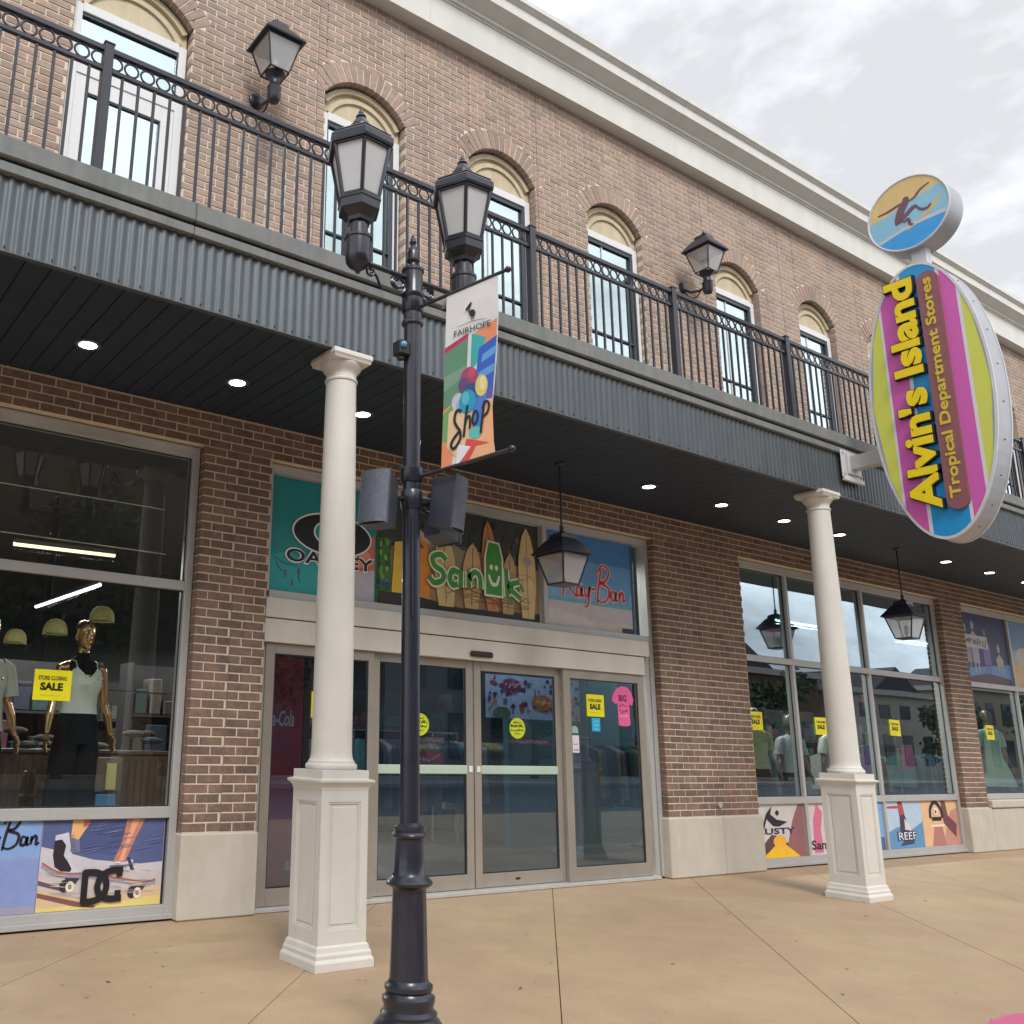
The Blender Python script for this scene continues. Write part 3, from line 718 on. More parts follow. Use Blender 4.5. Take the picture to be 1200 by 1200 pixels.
# ---- entrance
EN = thing('entrance', (6.1, .1, 0), 'steel and glass automatic entrance with printed transom panels above', 'entrance')
xa, xb = 3.6, 8.555
f = MB(); f.cbox(xa, xa+.055, .075, .2, 2.53, 3.655, .003); f.cbox(xb-.06, xb, .075, .2, .02, 3.655, .003); f.cbox(xa+.055, xb-.06, .075, .2, 3.575, 3.655, .003)
f.cbox(xb-.13, xb-.066, .09, .2, .02, 2.5, .003)
f.cbox(3.5975, 3.66, .10, .24, .02, 2.529, .002); f.build('outer_frame', ALU, EN)
MB().cbox(6.885, 6.945, .077, .2, 2.545, 3.575, .003).build('mullion', ALU, EN)
MB().cbox(xa+.055, xb-.06, .07, .2, 2.475, 2.542, .003).build('transom_sill', ALU, EN)
MB().cbox(xa+.01, 8.43, .03, .19, 2.305, 2.472, .004).build('header_cover', HEAD, EN)
MB().cbox(xa+.01, 8.36, .045, .19, 2.10, 2.297, .004).build('header_cover', HEAD, EN)
MB().box(xa+.02, 8.40, .055, .19, 2.296, 2.306).build('header_gap', RUB, EN)
MB().cbox(5.84, 6.12, .012, .045, 2.135, 2.185, .012).build('motion_sensor', mat('sensor_plastic', (.035, .02, .018), .3), EN)
MB().cbox(3.61, 8.42, .02, .2, .003, .035, .004).build('threshold', mat('threshold_metal', (.62, .62, .60), .4, metal=.5), EN)
MB().box(3.66, 6.885, .15, .156, 2.54, 3.58).build('transom_pane', GL_SHOP, EN)
MB().box(6.945, 8.5, .15, .156, 2.54, 3.58).build('transom_pane', GL_SHOP, EN)
def leaf(x0, x1, y, z0, z1, sl, sr, top, bot, name, bar=False, lab=None, lock=None):
    d = MB(); yb = y+.045
    d.cbox(x0, x0+sl, y, yb, z0, z1, .003); d.cbox(x1-sr, x1, y, yb, z0, z1, .003)
    d.cbox(x0+sl, x1-sr, y, yb, z1-top, z1, .003); d.cbox(x0+sl, x1-sr, y, yb, z0, z0+bot, .003)
    o = d.build(name, STEEL, EN, label=lab)
    MB().box(x0+sl, x1-sr, y+.019, y+.025, z0+bot, z1-top).build('pane', GL_DOOR, o)
    g_ = MB(); a, b, za, zz, t_ = x0+sl, x1-sr, z0+bot, z1-top, .010
    g_.box(a, a+t_, y+.008, y+.018, za, zz); g_.box(b-t_, b, y+.008, y+.018, za, zz); g_.box(a+t_, b-t_, y+.008, y+.018, za, za+t_); g_.box(a+t_, b-t_, y+.008, y+.018, zz-t_, zz)
    g_.build('gasket', RUB, o)
    if bar: MB().cbox(x0+sl-.01, x1-sr+.01, y-.004, y+.016, 1.045, 1.125, .006).build('push_bar', mat('pale_green_bar', (.42, .53, .44), .35, var=.06), o)
    if lock: MB().cbox(lock-.022, lock+.022, y-.012, y+.0, 1.06, 1.12, .004).build('lock', mat('white_lock', (.75, .75, .75), .3), o)
    return o
leaf(3.66, 4.76, .085, .038, 2.098, .085, .06, .085, .13, 'sidelight')
leaf(4.765, 5.945, .125, .04, 2.098, .085, .085, .075, .125, 'sliding_door', True, 'left sliding door leaf with a pale green push bar', 5.905)
leaf(5.96, 7.13, .125, .04, 2.098, .085, .085, .085, .12, 'sliding_door', True, 'right sliding door leaf with a pale green push bar', 6.0)
leaf(7.12, 8.36, .075, .038, 2.098, .10, .10, .09, .13, 'sidelight')
MB().cbox(6.25+.2, 6.31+.2, .121, .126, .09, .11, .002).build('badge', RUB, EN)

# ================================================================== SOFFIT LIGHTS, PENDANTS
dl = None
xs_dl = [1.699, 2.859, 4.019, 5.18, 7.597, 8.804, 9.982, 11.15, 13.815, 15.1, 16.3, 17.45]
wh = ['first at the left end', 'second from the left', 'third, beside the first column capital', 'fourth, behind the banner', 'first right of the hanging lantern', 'second right of the hanging lantern', 'just left of the second capital', 'just right of the second capital', 'first beyond the right hanging lantern', 'second beyond the right hanging lantern', 'near the right edge', 'outside the right photo edge']
for i, x in enumerate(xs_dl):
    if dl is None:
        dl = thing('downlight', (x, -.75, 3.95), '', 'ceiling light', 'lit round downlights in the dark soffit')
        q = MB(); q.smooth = True; q.lathe([(.062, 3.946), (.062, 3.939), (.084, 3.936), (.090, 3.941), (.090, 3.95)], x, -.75, 28); q.build('trim_ring', mat('light_trim', (.10, .10, .11), .4), dl)
        q = MB(); q.lathe([(.0615, 3.9405), (.0615, 3.944)], x, -.75, 28); q.build('lens', glow('downlight_lens', (1.0, .97, .90), 9), dl)
        dl['label'] = 'lit round downlight in the dark soffit, '+wh[i]; dl0 = dl
    else: copy_tree(dl0, (x-xs_dl[0], 0, 0), label='lit round downlight in the dark soffit, '+wh[i])

def square_lantern(root, cx, cy, z_eave, half, hgt_roof, zb, halfb, sub='lantern_glass'):
    mt = IRON
    q = MB(); q.sq([(half*.86, z_eave-.012), (half, z_eave-.012), (half*1.02, z_eave), (half*.98, z_eave+.012), (half*.55, z_eave+hgt_roof*.62), (half*.42, z_eave+hgt_roof*.72), (half*.40, z_eave+hgt_roof*.9), (half*.22, z_eave+hgt_roof)], cx, cy)
    q.build('roof', mt, root)
    ht = half*.84; q = MB()
    for sx in (-1, 1):
        for sy in (-1, 1): q.tube([(cx+sx*ht, cy+sy*ht, z_eave-.01), (cx+sx*halfb, cy+sy*halfb, zb)], .0085, 4)
    for s_, a in ((ht, z_eave-.02), (halfb, zb)):
        for (dx1, dy1, dx2, dy2) in ((-1, -1, 1, -1), (1, -1, 1, 1), (1, 1, -1, 1), (-1, 1, -1, -1)):
            q.tube([(cx+dx1*s_, cy+dy1*s_, a), (cx+dx2*s_, cy+dy2*s_, a)], .0085, 4)
    q.build('cage', mt, root)
    for (dx1, dy1, dx2, dy2) in ((-1, -1, 1, -1), (1, -1, 1, 1), (1, 1, -1, 1), (-1, 1, -1, -1)):
        q = MB(); k1, k2 = ht*.975, halfb*.975
        a = [(cx+dx1*k1, cy+dy1*k1, z_eave-.015), (cx+dx2*k1, cy+dy2*k1, z_eave-.015), (cx+dx2*k2, cy+dy2*k2, zb+.004), (cx+dx1*k2, cy+dy1*k2, zb+.004)]
        q.add(a, [(0, 1, 2, 3)]); q.build('glass_pane', GL_LAN, root)
    q = MB(); q.smooth = True; q.lathe([(.012, zb-.004), (.012, zb+.06), (.022, zb+.065), (.024, zb+.13), (.015, zb+.16), (.001, zb+.17)], cx, cy, 12); q.build('bulb', mat('bulb_glass', (.75, .73, .68), .3), root)
def pendant(x, y, lab):
    p = thing('pendant_lantern', (x, y, 3.95), lab, 'lantern', 'square lanterns hanging under the balcony')
    q = MB(); q.smooth = True
    q.lathe([(.055, 3.951), (.055, 3.94), (.03, 3.925), (.009, 3.92), (.009, 3.34), (.018, 3.335), (.022, 3.31), (.014, 3.29), (.026, 3.28), (.03, 3.262)], x, y, 14); q.build('rod', IRON, p)
    square_lantern(p, x, y, 3.06, .20, .205, 2.775, .098)
    q = MB(); q.sq([(.102, 2.765), (.107, 2.772), (.1, 2.78)], x, y); q.build('base_plate', IRON, p)
    return p
p0 = pendant(6.30, -.75, 'black square lantern hanging in front of the transom panels over the entrance doors')
copy_tree(p0, (6.19, 0, 0), label='black square lantern hanging in front of the wide storefront window right of the brick pier')

def wall_lantern(x, lab):
    p = thing('wall_lantern', (x, 0, 7.07), lab, 'lantern', 'lanterns on brackets on the upper brick wall')
    y = -.36
    q = MB(); q.smooth = True
    q.lathe([(.075, .0), (.075, -.025), (.055, -.035), (.03, -.04)], x, 0, 20, ax='y', cz=7.09); q.build('wall_plate', IRON, p)
    q = MB(); q.smooth = True
    q.tube([(x, -.02, 7.06), (x, -.12, 6.98), (x, -.24, 6.95), (x, -.34, 6.96)], .016, 8)
    q.tube([(x, -.03, 7.02), (x, -.10, 6.90), (x, -.2, 6.88), (x, -.26, 6.94)], .009, 8)
    q.build('bracket_arm', IRON, p)
    q = MB(); q.smooth = True; q.lathe([(.02, 6.86), (.05, 6.87), (.062, 6.90), (.062, 7.0), (.066, 7.01), (.05, 7.03), (.045, 7.08), (.06, 7.11), (.085, 7.135), (.09, 7.15)], x, y, 20); q.build('socket_cup', IRON, p)
    square_lantern(p, x, y, 7.45, .20, .22, 7.15, .095)
    q = MB(); q.smooth = True; q.lathe([(.045, 7.66), (.05, 7.67), (.03, 7.685), (.012, 7.69), (.018, 7.705), (.010, 7.72), (.004, 7.75)], x, y, 14); q.build('finial', IRON, p)
    return p
wl = wall_lantern(3.25, 'black wall lantern on the brick between the french door and the next window')
copy_tree(wl, (6.2, 0, 0), label='black wall lantern on the brick left of the oval sign')
copy_tree(wl, (12.4, 0, 0), label='black wall lantern on the brick hidden behind the oval blade sign')

# ================================================================== STREET LAMP POST
LX, LY = 2.716, -3.14
LP = thing('street_lamp', (LX, LY, 0), 'black twin headed street lamp post with hexagonal lanterns in the foreground', 'street lamp')
q = MB(); q.smooth = True
q.lathe([(.185, .0), (.185, .03), (.17, .045), (.15, .06), (.155, .075), (.155, .10), (.14, .12), (.125, .135), (.128, .15), (.112, .165), (.112, .185), (.118, .195), (.118, .215), (.105, .225), (.100, .235), (.108, .245), (.108, .262), (.094, .272), (.088, .285)], LX, LY, 32)
q.build('base', POST, LP)
# fluted bell
q = MB(); n = 48; vs = []; prof = [(.087, .285), (.0855, .35), (.082, .48), (.079, .6), (.0775, .655), (.083, .665), (.105, .678), (.108, .69), (.1, .70), (.084, .712), (.079, .72)]
q.smooth = True
for r, z in prof:
    for i in range(n):
        a = 2*pi*i/n; fl = (1-.045*(.5+.5*cos(a*12))) if .3 < z < .66 else 1; vs.append((LX+r*fl*cos(a), LY+r*fl*sin(a), z))
q.add(vs, [(k*n+i, k*n+(i+1) % n, k*n+n+(i+1) % n, k*n+n+i) for k in range(len(prof)-1) for i in range(n)]); q.build('fluted_bell', POST, LP)
q = MB(); q.smooth = True; q.lathe([(.079, .72), (.072, .735), (.069, .80), (.067, .86), (.069, .875), (.08, .882), (.083, .893), (.078, .903), (.07, .907), (.074, .917), (.074, .928), (.06, .935), (.048, .945)], LX, LY, 32); q.build('collar', POST, LP)
q = MB(); q.smooth = True; n = 32; vs = []; prof = [(.0475, .94), (.046, 1.6), (.0455, 2.6), (.0455, 3.46)]
for r, z in prof:
    for i in range(n):
        a = 2*pi*i/n; fl = 1-.035*(.5+.5*cos(a*8)); vs.append((LX+r*fl*cos(a), LY+r*fl*sin(a), z))
q.add(vs, [(k*n+i, k*n+(i+1) % n, k*n+n+(i+1) % n, k*n+n+i) for k in range(len(prof)-1) for i in range(n)]); q.build('shaft', POST, LP)
q = MB(); q.smooth = True; q.lathe([(.046, 3.44), (.058, 3.45), (.058, 3.465), (.049, 3.475), (.049, 3.60), (.058, 3.61), (.06, 3.625), (.054, 3.64), (.054, 3.75), (.060, 3.757), (.060, 3.772), (.05, 3.78), (.022, 3.785), (.02, 3.81), (.034, 3.825), (.036, 3.87), (.026, 3.90), (.014, 3.91), (.014, 3.925), (.02, 3.935), (.016, 3.95), (.004, 3.985)], LX, LY, 28); q.build('top_sleeve', POST, LP)
OFF = .355
for sgn in (-1, 1):
    q = MB(); q.smooth = True
    q.tube([(LX+sgn*.045, LY, 3.715), (LX+sgn*(OFF-.055), LY, 3.715)], .0145, 10)
    # scroll under the arm
    sc = []
    for k in range(40):
        t = k/39; a = -pi*.5-t*pi*2.3; r = .062*(1-.72*t); sc.append((LX+sgn*(.105+r*cos(a)*1.0), LY, 3.655+r*sin(a)*.9))
    q.tube([(LX+sgn*(OFF-.07), LY, 3.70), (LX+sgn*(OFF-.085), LY, 3.685), (LX+sgn*(OFF-.12), LY, 3.66), (LX+sgn*(OFF-.15), LY, 3.60)]+sc[::1], .0075, 6)
    sc2 = [(LX+sgn*(OFF-.075+.028*(1-t*.7)*cos(2.4+t*8)), LY, 3.675+.028*(1-t*.7)*sin(2.4+t*8)) for t in [k/20 for k in range(21)]]
    q.tube(sc2, .006, 6)
    sc3 = [(LX+sgn*(.10+.05*(1-t*.65)*cos(.5+t*7.5)), LY, 3.665+.04*(1-t*.65)*sin(.5+t*7.5)) for t in [k/26 for k in range(27)]]
    q.tube(sc3, .006, 6)
    q.build('scroll_arm', POST, LP)
def hex_lantern(cx):
    h = MB(); h.smooth = True
    h.lathe([(.010, 3.64), (.016, 3.655), (.028, 3.665), (.05, 3.68), (.064, 3.70), (.067, 3.73), (.067, 3.825), (.074, 3.83), (.074, 3.845), (.06, 3.853), (.05, 3.86), (.048, 3.925), (.056, 3.93)], cx, LY, 24)
    root = h.build('lantern_cup', POST, LP)
    rot = math.atan2(CAMPOS.y-LY, CAMPOS.x-cx)+.12
    q = MB(); q.lathe([(.066, 3.925), (.070, 3.945), (.100, 3.975), (.116, 3.985), (.118, 4.028), (.124, 4.034), (.124, 4.044), (.108, 4.05)], cx, LY, 6, rot); q.build('lantern_base', POST, root)
    zb, zt, rb, rt = 4.05, 4.335, .108, .168
    q = MB()
    V = [(cos(rot+pi/3*k), sin(rot+pi/3*k)) for k in range(6)]
    for k in range(6):
        a = V[k]; b = V[(k+1) % 6]
        q.tube([(cx+a[0]*rb, LY+a[1]*rb, zb-.005), (cx+a[0]*rt, LY+a[1]*rt, zt+.01)], .0105, 6)
        q.tube([(cx+a[0]*rb, LY+a[1]*rb, zb+.008), (cx+b[0]*rb, LY+b[1]*rb, zb+.008)], .009, 4)
        q.tube([(cx+a[0]*rt, LY+a[1]*rt, zt), (cx+b[0]*rt, LY+b[1]*rt, zt)], .010, 4)
    q.build('lantern_cage', POST, root)
    for k in range(6):
        a = V[k]; b = V[(k+1) % 6]; s = .965
        MB().add([(cx+a[0]*rb*s, LY+a[1]*rb*s, zb), (cx+b[0]*rb*s, LY+b[1]*rb*s, zb), (cx+b[0]*rt*s, LY+b[1]*rt*s, zt), (cx+a[0]*rt*s, LY+a[1]*rt*s, zt)], [(0, 1, 2, 3)]).build('lantern_pane', FROST, root)
    q = MB(); q.lathe([(.160, 4.335), (.186, 4.338), (.190, 4.352), (.190, 4.385), (.182, 4.395), (.172, 4.402), (.176, 4.408), (.164, 4.42), (.115, 4.452), (.07, 4.475), (.05, 4.48)], cx, LY, 6, rot); q.build('lantern_roof', POST, root)
    q = MB(); q.smooth = True; q.lathe([(.052, 4.475), (.062, 4.485), (.062, 4.50), (.05, 4.508), (.043, 4.53), (.03, 4.552), (.024, 4.56), (.029, 4.568), (.024, 4.577), (.011, 4.583), (.015, 4.597), (.010, 4.61), (.002, 4.622)], cx, LY, 20); q.build('lantern_finial', POST, root)
hex_lantern(LX-OFF); hex_lantern(LX+OFF)
# banner brackets on the post
BD = Vector((sin(radians(15)), -cos(radians(15)), 0)); BN = Vector((BD.y, -BD.x, 0))   # banner direction and normal
def bp(u, z, n=0): return (LX+BD.x*u+BN.x*n, LY+BD.y*u+BN.y*n, z)
for z in (3.56, 2.625):
    q = MB(); q.smooth = True
    q.lathe([(.052, z-.045), (.058, z-.035), (.058, z+.03), (.052, z+.035)], LX, LY, 24)
    q.tube([bp(.04, z-.02 if z < 3 else z-.02), bp(.585, z+.02 if z < 3 else z+.01)], .0095, 10)
    q.ball(bp(.59, z+.02 if z < 3 else z+.01), .017, 12, 8)
    q.build('banner_arm', POST, LP)

# ---- banner
BA = Art(bp(0, 0), BD, (0, 0, 1), -BN if (-BN).dot(CAMPOS-Vector(bp(0, 2))) > 0 else BN)
bn = thing('street_banner', bp(.36, 2.62), 'printed street banner with bright yarn balls and the word Shop on the lamp post', 'banner')
def curve_edge(): return [(.532-.018*sin(pi*t)+(-.036)*t, 3.565-.94*t) for t in [k/10 for k in range(11)]]
edge = [(.532, 3.568), (.531, 3.35), (.519, 3.15), (.500, 2.98), (.487, 2.88), (.484, 2.80), (.489, 2.72), (.500, 2.632)]
ledge = [(.186, 2.612), (.192, 2.72), (.200, 2.9), (.206, 3.1), (.214, 3.3), (.224, 3.548)]
outl = edge+ledge
BA.poly(outl, (214, 212, 212), 0, th=.002); BA.lv = .0025
BA.build('cloth', bn)
def lx_(v):   # left and right cloth edge at height v
    def it(E):
        E = sorted(E, key=lambda p: p[1])
        if v <= E[0][1]: return E[0][0]
        for a, b in zip(E, E[1:]):
            if v <= b[1]: return a[0]+(b[0]-a[0])*(v-a[1])/(b[1]-a[1])
        return E[-1][0]
    return it(ledge), it(edge)
def bq(a, v):   # banner uv: a 0..1 across, v metres
    l, r = lx_(v); return (l+(r-l)*a, v)
D = Art(BA.O, BA.U, BA.V, BA.N); D.lv = .003
G = lambda pts, c: D.poly([bq(a, v) for a, v in pts], c)
G([(0, 3.23), (.45, 3.275), (.45, 2.9), (0, 2.86)], (92, 138, 112))
G([(0, 3.255), (.45, 3.30), (.45, 3.275), (0, 3.225)], (178, 46, 92))
G([(0, 3.10), (.45, 3.13), (.45, 3.08), (0, 3.02)], (118, 152, 132))
G([(0, 2.92), (.3, 2.96), (.2, 2.62), (0, 2.612)], (226, 140, 100))
G([(0, 2.9), (.22, 2.95), (.15, 2.74), (0, 2.76)], (110, 160, 96))
G([(.55, 3.285), (.98, 3.33), (.98, 3.17), (.80, 3.19)], (226, 140, 100))
G([(.52, 3.29), (.80, 3.245), (.62, 3.12), (.52, 3.10)], (52, 168, 170))
G([(.66, 3.2), (.99, 3.24), (.99, 2.93), (.62, 2.93)], (46, 92, 186))
G([(.74, 3.16), (.99, 3.19), (.99, 3.15), (.72, 3.12)], (92, 156, 214))
G([(.68, 3.07), (.99, 3.10), (.99, 3.06), (.68, 3.03)], (92, 150, 206))
G([(.76, 2.97), (.99, 2.98), (.99, 2.88), (.7, 2.86)], (90, 84, 170))
G([(.62, 2.93), (.99, 2.92), (.99, 2.635), (.4, 2.63), (.3, 2.8)], (228, 170, 128))
G([(.12, 2.9), (.5, 2.95), (.6, 2.7), (.3, 2.66), (.1, 2.72)], (222, 190, 150))
G([(.6, 2.93), (.88, 2.96), (.78, 2.77), (.62, 2.78)], (70, 120, 200))
def be(a, v, ru, rv, c): 
    p = bq(a, v); D.ell(p[0], p[1], ru, rv, c)
be(.50, 3.055, .052, .060, (160, 62, 100)); be(.40, 3.03, .030, .038, (96, 70, 120)); be(.55, 3.08, .022, .028, (190, 76, 96)); be(.55, 3.0, .035, .03, (52, 76, 128))
be(.30, 2.945, .036, .048, (188, 188, 204)); be(.34, 2.92, .02, .03, (160, 166, 190))
be(.76, 3.0, .036, .056, (212, 196, 118)); be(.78, 3.01, .018, .036, (226, 214, 150))
be(.50, 2.935, .050, .062, (38, 150, 184)); be(.46, 2.955, .022, .034, (80, 184, 208))
be(.68, 2.765, .040, .030, (92, 186, 176))
G([(.5, 2.745), (.93, 2.70), (.68, 2.70), (.5, 2.62), (.38, 2.617)], (206, 74, 72))
G([(.33, 2.725), (.58, 2.70), (.36, 2.63), (.28, 2.625)], (222, 222, 224))
D.build('printed_pattern', bn)
D2 = Art(BA.O, BA.U, BA.V, BA.N); D2.lv = .008
K = (26, 24, 26)
D2.ell(.383, 3.398, .017, .021, K, rot=.5)                       # bird emblem
D2.stroke([(.378, 3.392), (.366, 3.405), (.364, 3.428), (.376, 3.448)], .008, K)
D2.stroke([(.379, 3.458), (.362, 3.442), (.345, 3.424)], .011, K, taper=False); D2.stroke([(.380, 3.38), (.379, 3.357)], .0035, K); D2.stroke([(.391, 3.38), (.392, 3.357)], .0035, K)
D2.stroke([(.29, 3.347), (.385, 3.353), (.466, 3.342)], .003, K)
D2.text('FAIRHOPE', .272, 3.298, .490, 3.330, (70, 68, 70), .01)
sh = lambda pts, w_=.0135: D2.stroke(pts, w_, K, taper=False)
sh([(.312, 2.888), (.298, 2.902), (.280, 2.893), (.272, 2.85), (.288, 2.815), (.304, 2.79), (.306, 2.755), (.284, 2.72), (.262, 2.708), (.250, 2.73), (.268, 2.762), (.30, 2.79)], .0145)
sh([(.350, 2.915), (.338, 2.85), (.326, 2.755)]); sh([(.328, 2.79), (.343, 2.842), (.357, 2.858), (.364, 2.838), (.361, 2.79)], .0115)
sh([(.380, 2.808), (.379, 2.85), (.395, 2.876), (.409, 2.856), (.402, 2.82), (.382, 2.808)], .0105)
sh([(.448, 2.915), (.438, 2.85), (.424, 2.755)]); sh([(.436, 2.88), (.456, 2.912), (.474, 2.890), (.463, 2.852), (.438, 2.838)], .0125)
D2.build('lettering', bn)

# ---- loudspeakers and sensor on the post
def speaker(cx, cy, cz, yaw, tilt, lab):
    r = thing('loudspeaker', (0, 0, 0), lab, 'speaker', 'loudspeakers clamped to the lamp post')
    X = Matrix.Rotation(yaw, 4, 'Z') @ Matrix.Rotation(tilt, 4, 'X')
    q = MB(); q.add([(-.075, -.055, -.135), (.075, -.055, -.135), (.055, .075, -.12), (-.055, .075, -.12), (-.075, -.055, .135), (.075, -.055, .135), (.055, .075, .12), (-.055, .075, .12)],
                    [(0,3,2,1),(4,5,6,7),(0,1,5,4),(1,2,6,5),(2,3,7,6),(3,0,4,7)])
    q.box(-.08, .08, -.064, -.055, -.14, .14)
    q.build('cabinet', mat('speaker_shell', (.035, .038, .055), .4), r)
    q = MB(); q.smooth = True; vs = []; n = 12
    for k in range(n+1):
        t = -1+2*k/n; vs += [(.074*t, -.0645-.020*(1-t*t), -.134), (.074*t, -.0645-.020*(1-t*t), .134)]
    q.add(vs, [(2*k, 2*k+2, 2*k+3, 2*k+1) for k in range(n)]); q.smooth = False
    q.build('grille', mat('speaker_grille', (.085, .095, .12), .45, metal=.3, var=.25, scale=60, bump=.4, bscale=260), r)
    q = MB(); q.box(-.03, .03, .075, .10, -.04, .04); q.tube([(0, .09, 0), (0, .15, 0)], .013, 8); q.torus((0, .11, .0), .02, .006, 12, 6, 'y'); q.build('clamp', RUB, r)
    r.location = (cx, cy, cz); r.rotation_euler = X.to_euler()
    return r
speaker(LX-.235, LY-.06, 2.435, radians(-62), radians(-7), 'grey loudspeaker on the left side of the lamp post beside the column')
speaker(LX+.165, LY-.09, 2.48, radians(28), radians(6), 'grey loudspeaker on the right of the lamp post facing the viewer')
speaker(LX+.27, LY+.08, 2.46, radians(98), radians(6), 'dark loudspeaker behind the front one, facing along the street')
q = MB(); q.smooth = True; q.lathe([(.050, 2.44), (.055, 2.45), (.055, 2.53), (.050, 2.54)], LX, LY, 20)
q.tube([(LX-.05, LY, 2.49), (LX-.15, LY-.03, 2.47)], .012, 8); q.tube([(LX+.04, LY-.02, 2.50), (LX+.12, LY-.05, 2.49)], .012, 8); q.tube([(LX+.04, LY+.02, 2.46), (LX+.2, LY+.06, 2.46)], .012, 8)
q.tube([(LX-.03, LY-.045, 2.40), (LX-.035, LY-.05, 2.2), (LX-.03, LY-.05, 1.9)], .006, 6)
q.build('speaker_clamp', POST, LP)
sn = thing('photo_sensor', (LX-.07, LY, 3.30), 'small black box with a blue lens strapped to the lamp post below the lanterns', 'sensor')
q = MB(); q.cbox(LX-.105, LX-.04, LY-.035, LY+.035, 3.255, 3.335, .006); q.smooth = True; q.tube([(LX-.075, LY-.0, 3.25), (LX-.075, LY, 3.235)], .02, 10); q.build('housing', RUB, sn)
q = MB(); q.smooth = True; q.ball((LX-.085, LY-.038, 3.305), .018, 12, 8); q.build('lens', mat('blue_lens', (.10, .32, .55), .12, coat=1), sn)

# ================================================================== BLADE SIGN
SX = 9.50; YC, ZC, RU, RV = -2.675, 4.78, .565, 1.445
SG = thing('blade_sign', (9.65, -2.67, 4.4), 'bright oval store sign with a round surfer disc on top, projecting over the sidewalk', 'sign')
def A_(x=SX): return Art((x, YC, ZC), (0, -1, 0), (0, 0, 1), (-1, 0, 0))
def oval_pts(s=1, k=64): return [(RU*s*cos(2*pi*i/k), RV*(1-(1-s)*RU/RV)*sin(2*pi*i/k)) for i in range(k)]
q = MB(); q.smooth = False
q.prism([(YC-u, ZC+v) for u, v in oval_pts()], SX, SX+.30, 'yz'); 
q.build('oval_cabinet', mat('sign_metal', (.42, .43, .47), .4, metal=.2, var=.08, scale=4, streak=(6, 2, .3, (.38, .38, .40))), SG)
q = MB()
for xx in (SX-.006, SX+.285):
    o_ = oval_pts(1.012); i_ = oval_pts(.965); k = len(o_)
    vs = [(xx, YC-u, ZC+v) for u, v in o_]+[(xx, YC-u, ZC+v) for u, v in i_]+[(xx+.02, YC-u, ZC+v) for u, v in o_]+[(xx+.02, YC-u, ZC+v) for u, v in i_]
    q.add(vs, [(i, (i+1) % k, k+(i+1) % k, k+i) for i in range(k)]+[(2*k+i, 2*k+(i+1) % k, 3*k+(i+1) % k, 3*k+i) for i in range(k)]+[(i, (i+1) % k, 2*k+(i+1) % k, 2*k+i) for i in range(k)])
q.build('rim', mat('sign_rim', (.62, .63, .66), .4, metal=.2), SG)
def vstripe(A, u0, u1, col, s=.965, n=None):
    ru, rv = RU*s, RV*.985
    def h(u): return rv*math.sqrt(max(0, 1-(u/ru)**2))
    k = 14; us = [u0+(u1-u0)*i/k for i in range(k+1)]
    A.poly([(u, -h(u)) for u in us]+[(u, h(u)) for u in us[::-1]], col, n)
f = A_(SX-.001)
YEL, PNK, BLU, WHI = [mat(n_, lin(c_), .38, var=.025, scale=1.5, coat=.2) for n_, c_ in (('sign_lime', (206, 212, 92)), ('sign_pink', (206, 94, 178)), ('sign_blue', (30, 146, 208)), ('sign_white', (216, 214, 226)))]
vstripe(f, -RU*.965, RU*.965, YEL); vstripe(f, -.375, .395, WHI, n=.001); 
vstripe(f, -.35, -.165, PNK, n=.002); vstripe(f, -.13, .205, BLU, n=.002); vstripe(f, .235, .365, PNK, n=.002)
f.build('striped_face', SG)
br = A_(SX-.004)
cap_ = []
for k in range(13): a = pi*k/12; cap_.append((.135+.098*cos(a), 1.20+.098*sin(a)))
for k in range(13): a = pi+pi*k/12; cap_.append((.135+.098*cos(a), -1.09+.098*sin(a)))
br.poly(cap_, (138, 86, 92), 0, th=.035); br.build('raised_capsule', SG)

def letters(txt, bold):
    """glyph clusters of a word, one per printed character"""
    vs, fs = glyphs(txt, bold, 0); par = list(range(len(vs)))
    def fd(i):
        while par[i] != i: par[i] = par[par[i]]; i = par[i]
        return i
    for f_ in fs:
        for i in f_[1:]: par[fd(i)] = fd(f_[0])
    cl = {}
    for k, f_ in enumerate(fs): cl.setdefault(fd(f_[0]), []).append(k)
    grp = []
    for fl in cl.values():
        xs = [vs[i][0] for k in fl for i in fs[k]]; grp.append([min(xs), max(xs), list(fl)])
    grp.sort(); out = []
    for g_ in grp:
        if out and g_[0] < out[-1][1]-.35*(g_[1]-g_[0]) and (g_[1]-g_[0]) < .3 and (out[-1][1]-out[-1][0]) < .3: out[-1][1] = max(out[-1][1], g_[1]); out[-1][2] += g_[2]
        else: out.append(g_)
    return vs, fs, out
def sign_word(txt, bold, u0, v0, u1, v1, x, th, col, bbold=None):
    vs, fs, gr = letters(txt, bold); xs = [p[0] for p in vs]; ys = [p[1] for p in vs]; x0, x1, y0, y1 = min(xs), max(xs), min(ys), max(ys); res = []
    for g_ in gr:
        A = A_(x); A.mi(col); idx = sorted({i for k in g_[2] for i in fs[k]}); mp = {i: n for n, i in enumerate(idx)}
        pts = [(u1-(vs[i][1]-y0)/(y1-y0)*(u1-u0), v0+(vs[i][0]-x0)/(x1-x0)*(v1-v0)) for i in idx]; F_ = [tuple(mp[i] for i in fs[k]) for k in g_[2]]; cnt = {}
        for f_ in F_:
            for i in range(len(f_)): e = tuple(sorted((f_[i], f_[(i+1) % len(f_)]))); cnt[e] = cnt.get(e, 0)+1
        k = len(pts); A.mb.add([A.P(u, v, 0) for u, v in pts]+[A.P(u, v, th) for u, v in pts], [tuple(i+k for i in f_) for f_ in F_]+[(a, b, b+k, a+k) for (a, b), c in cnt.items() if c == 1])
        res.append(A)
    return res
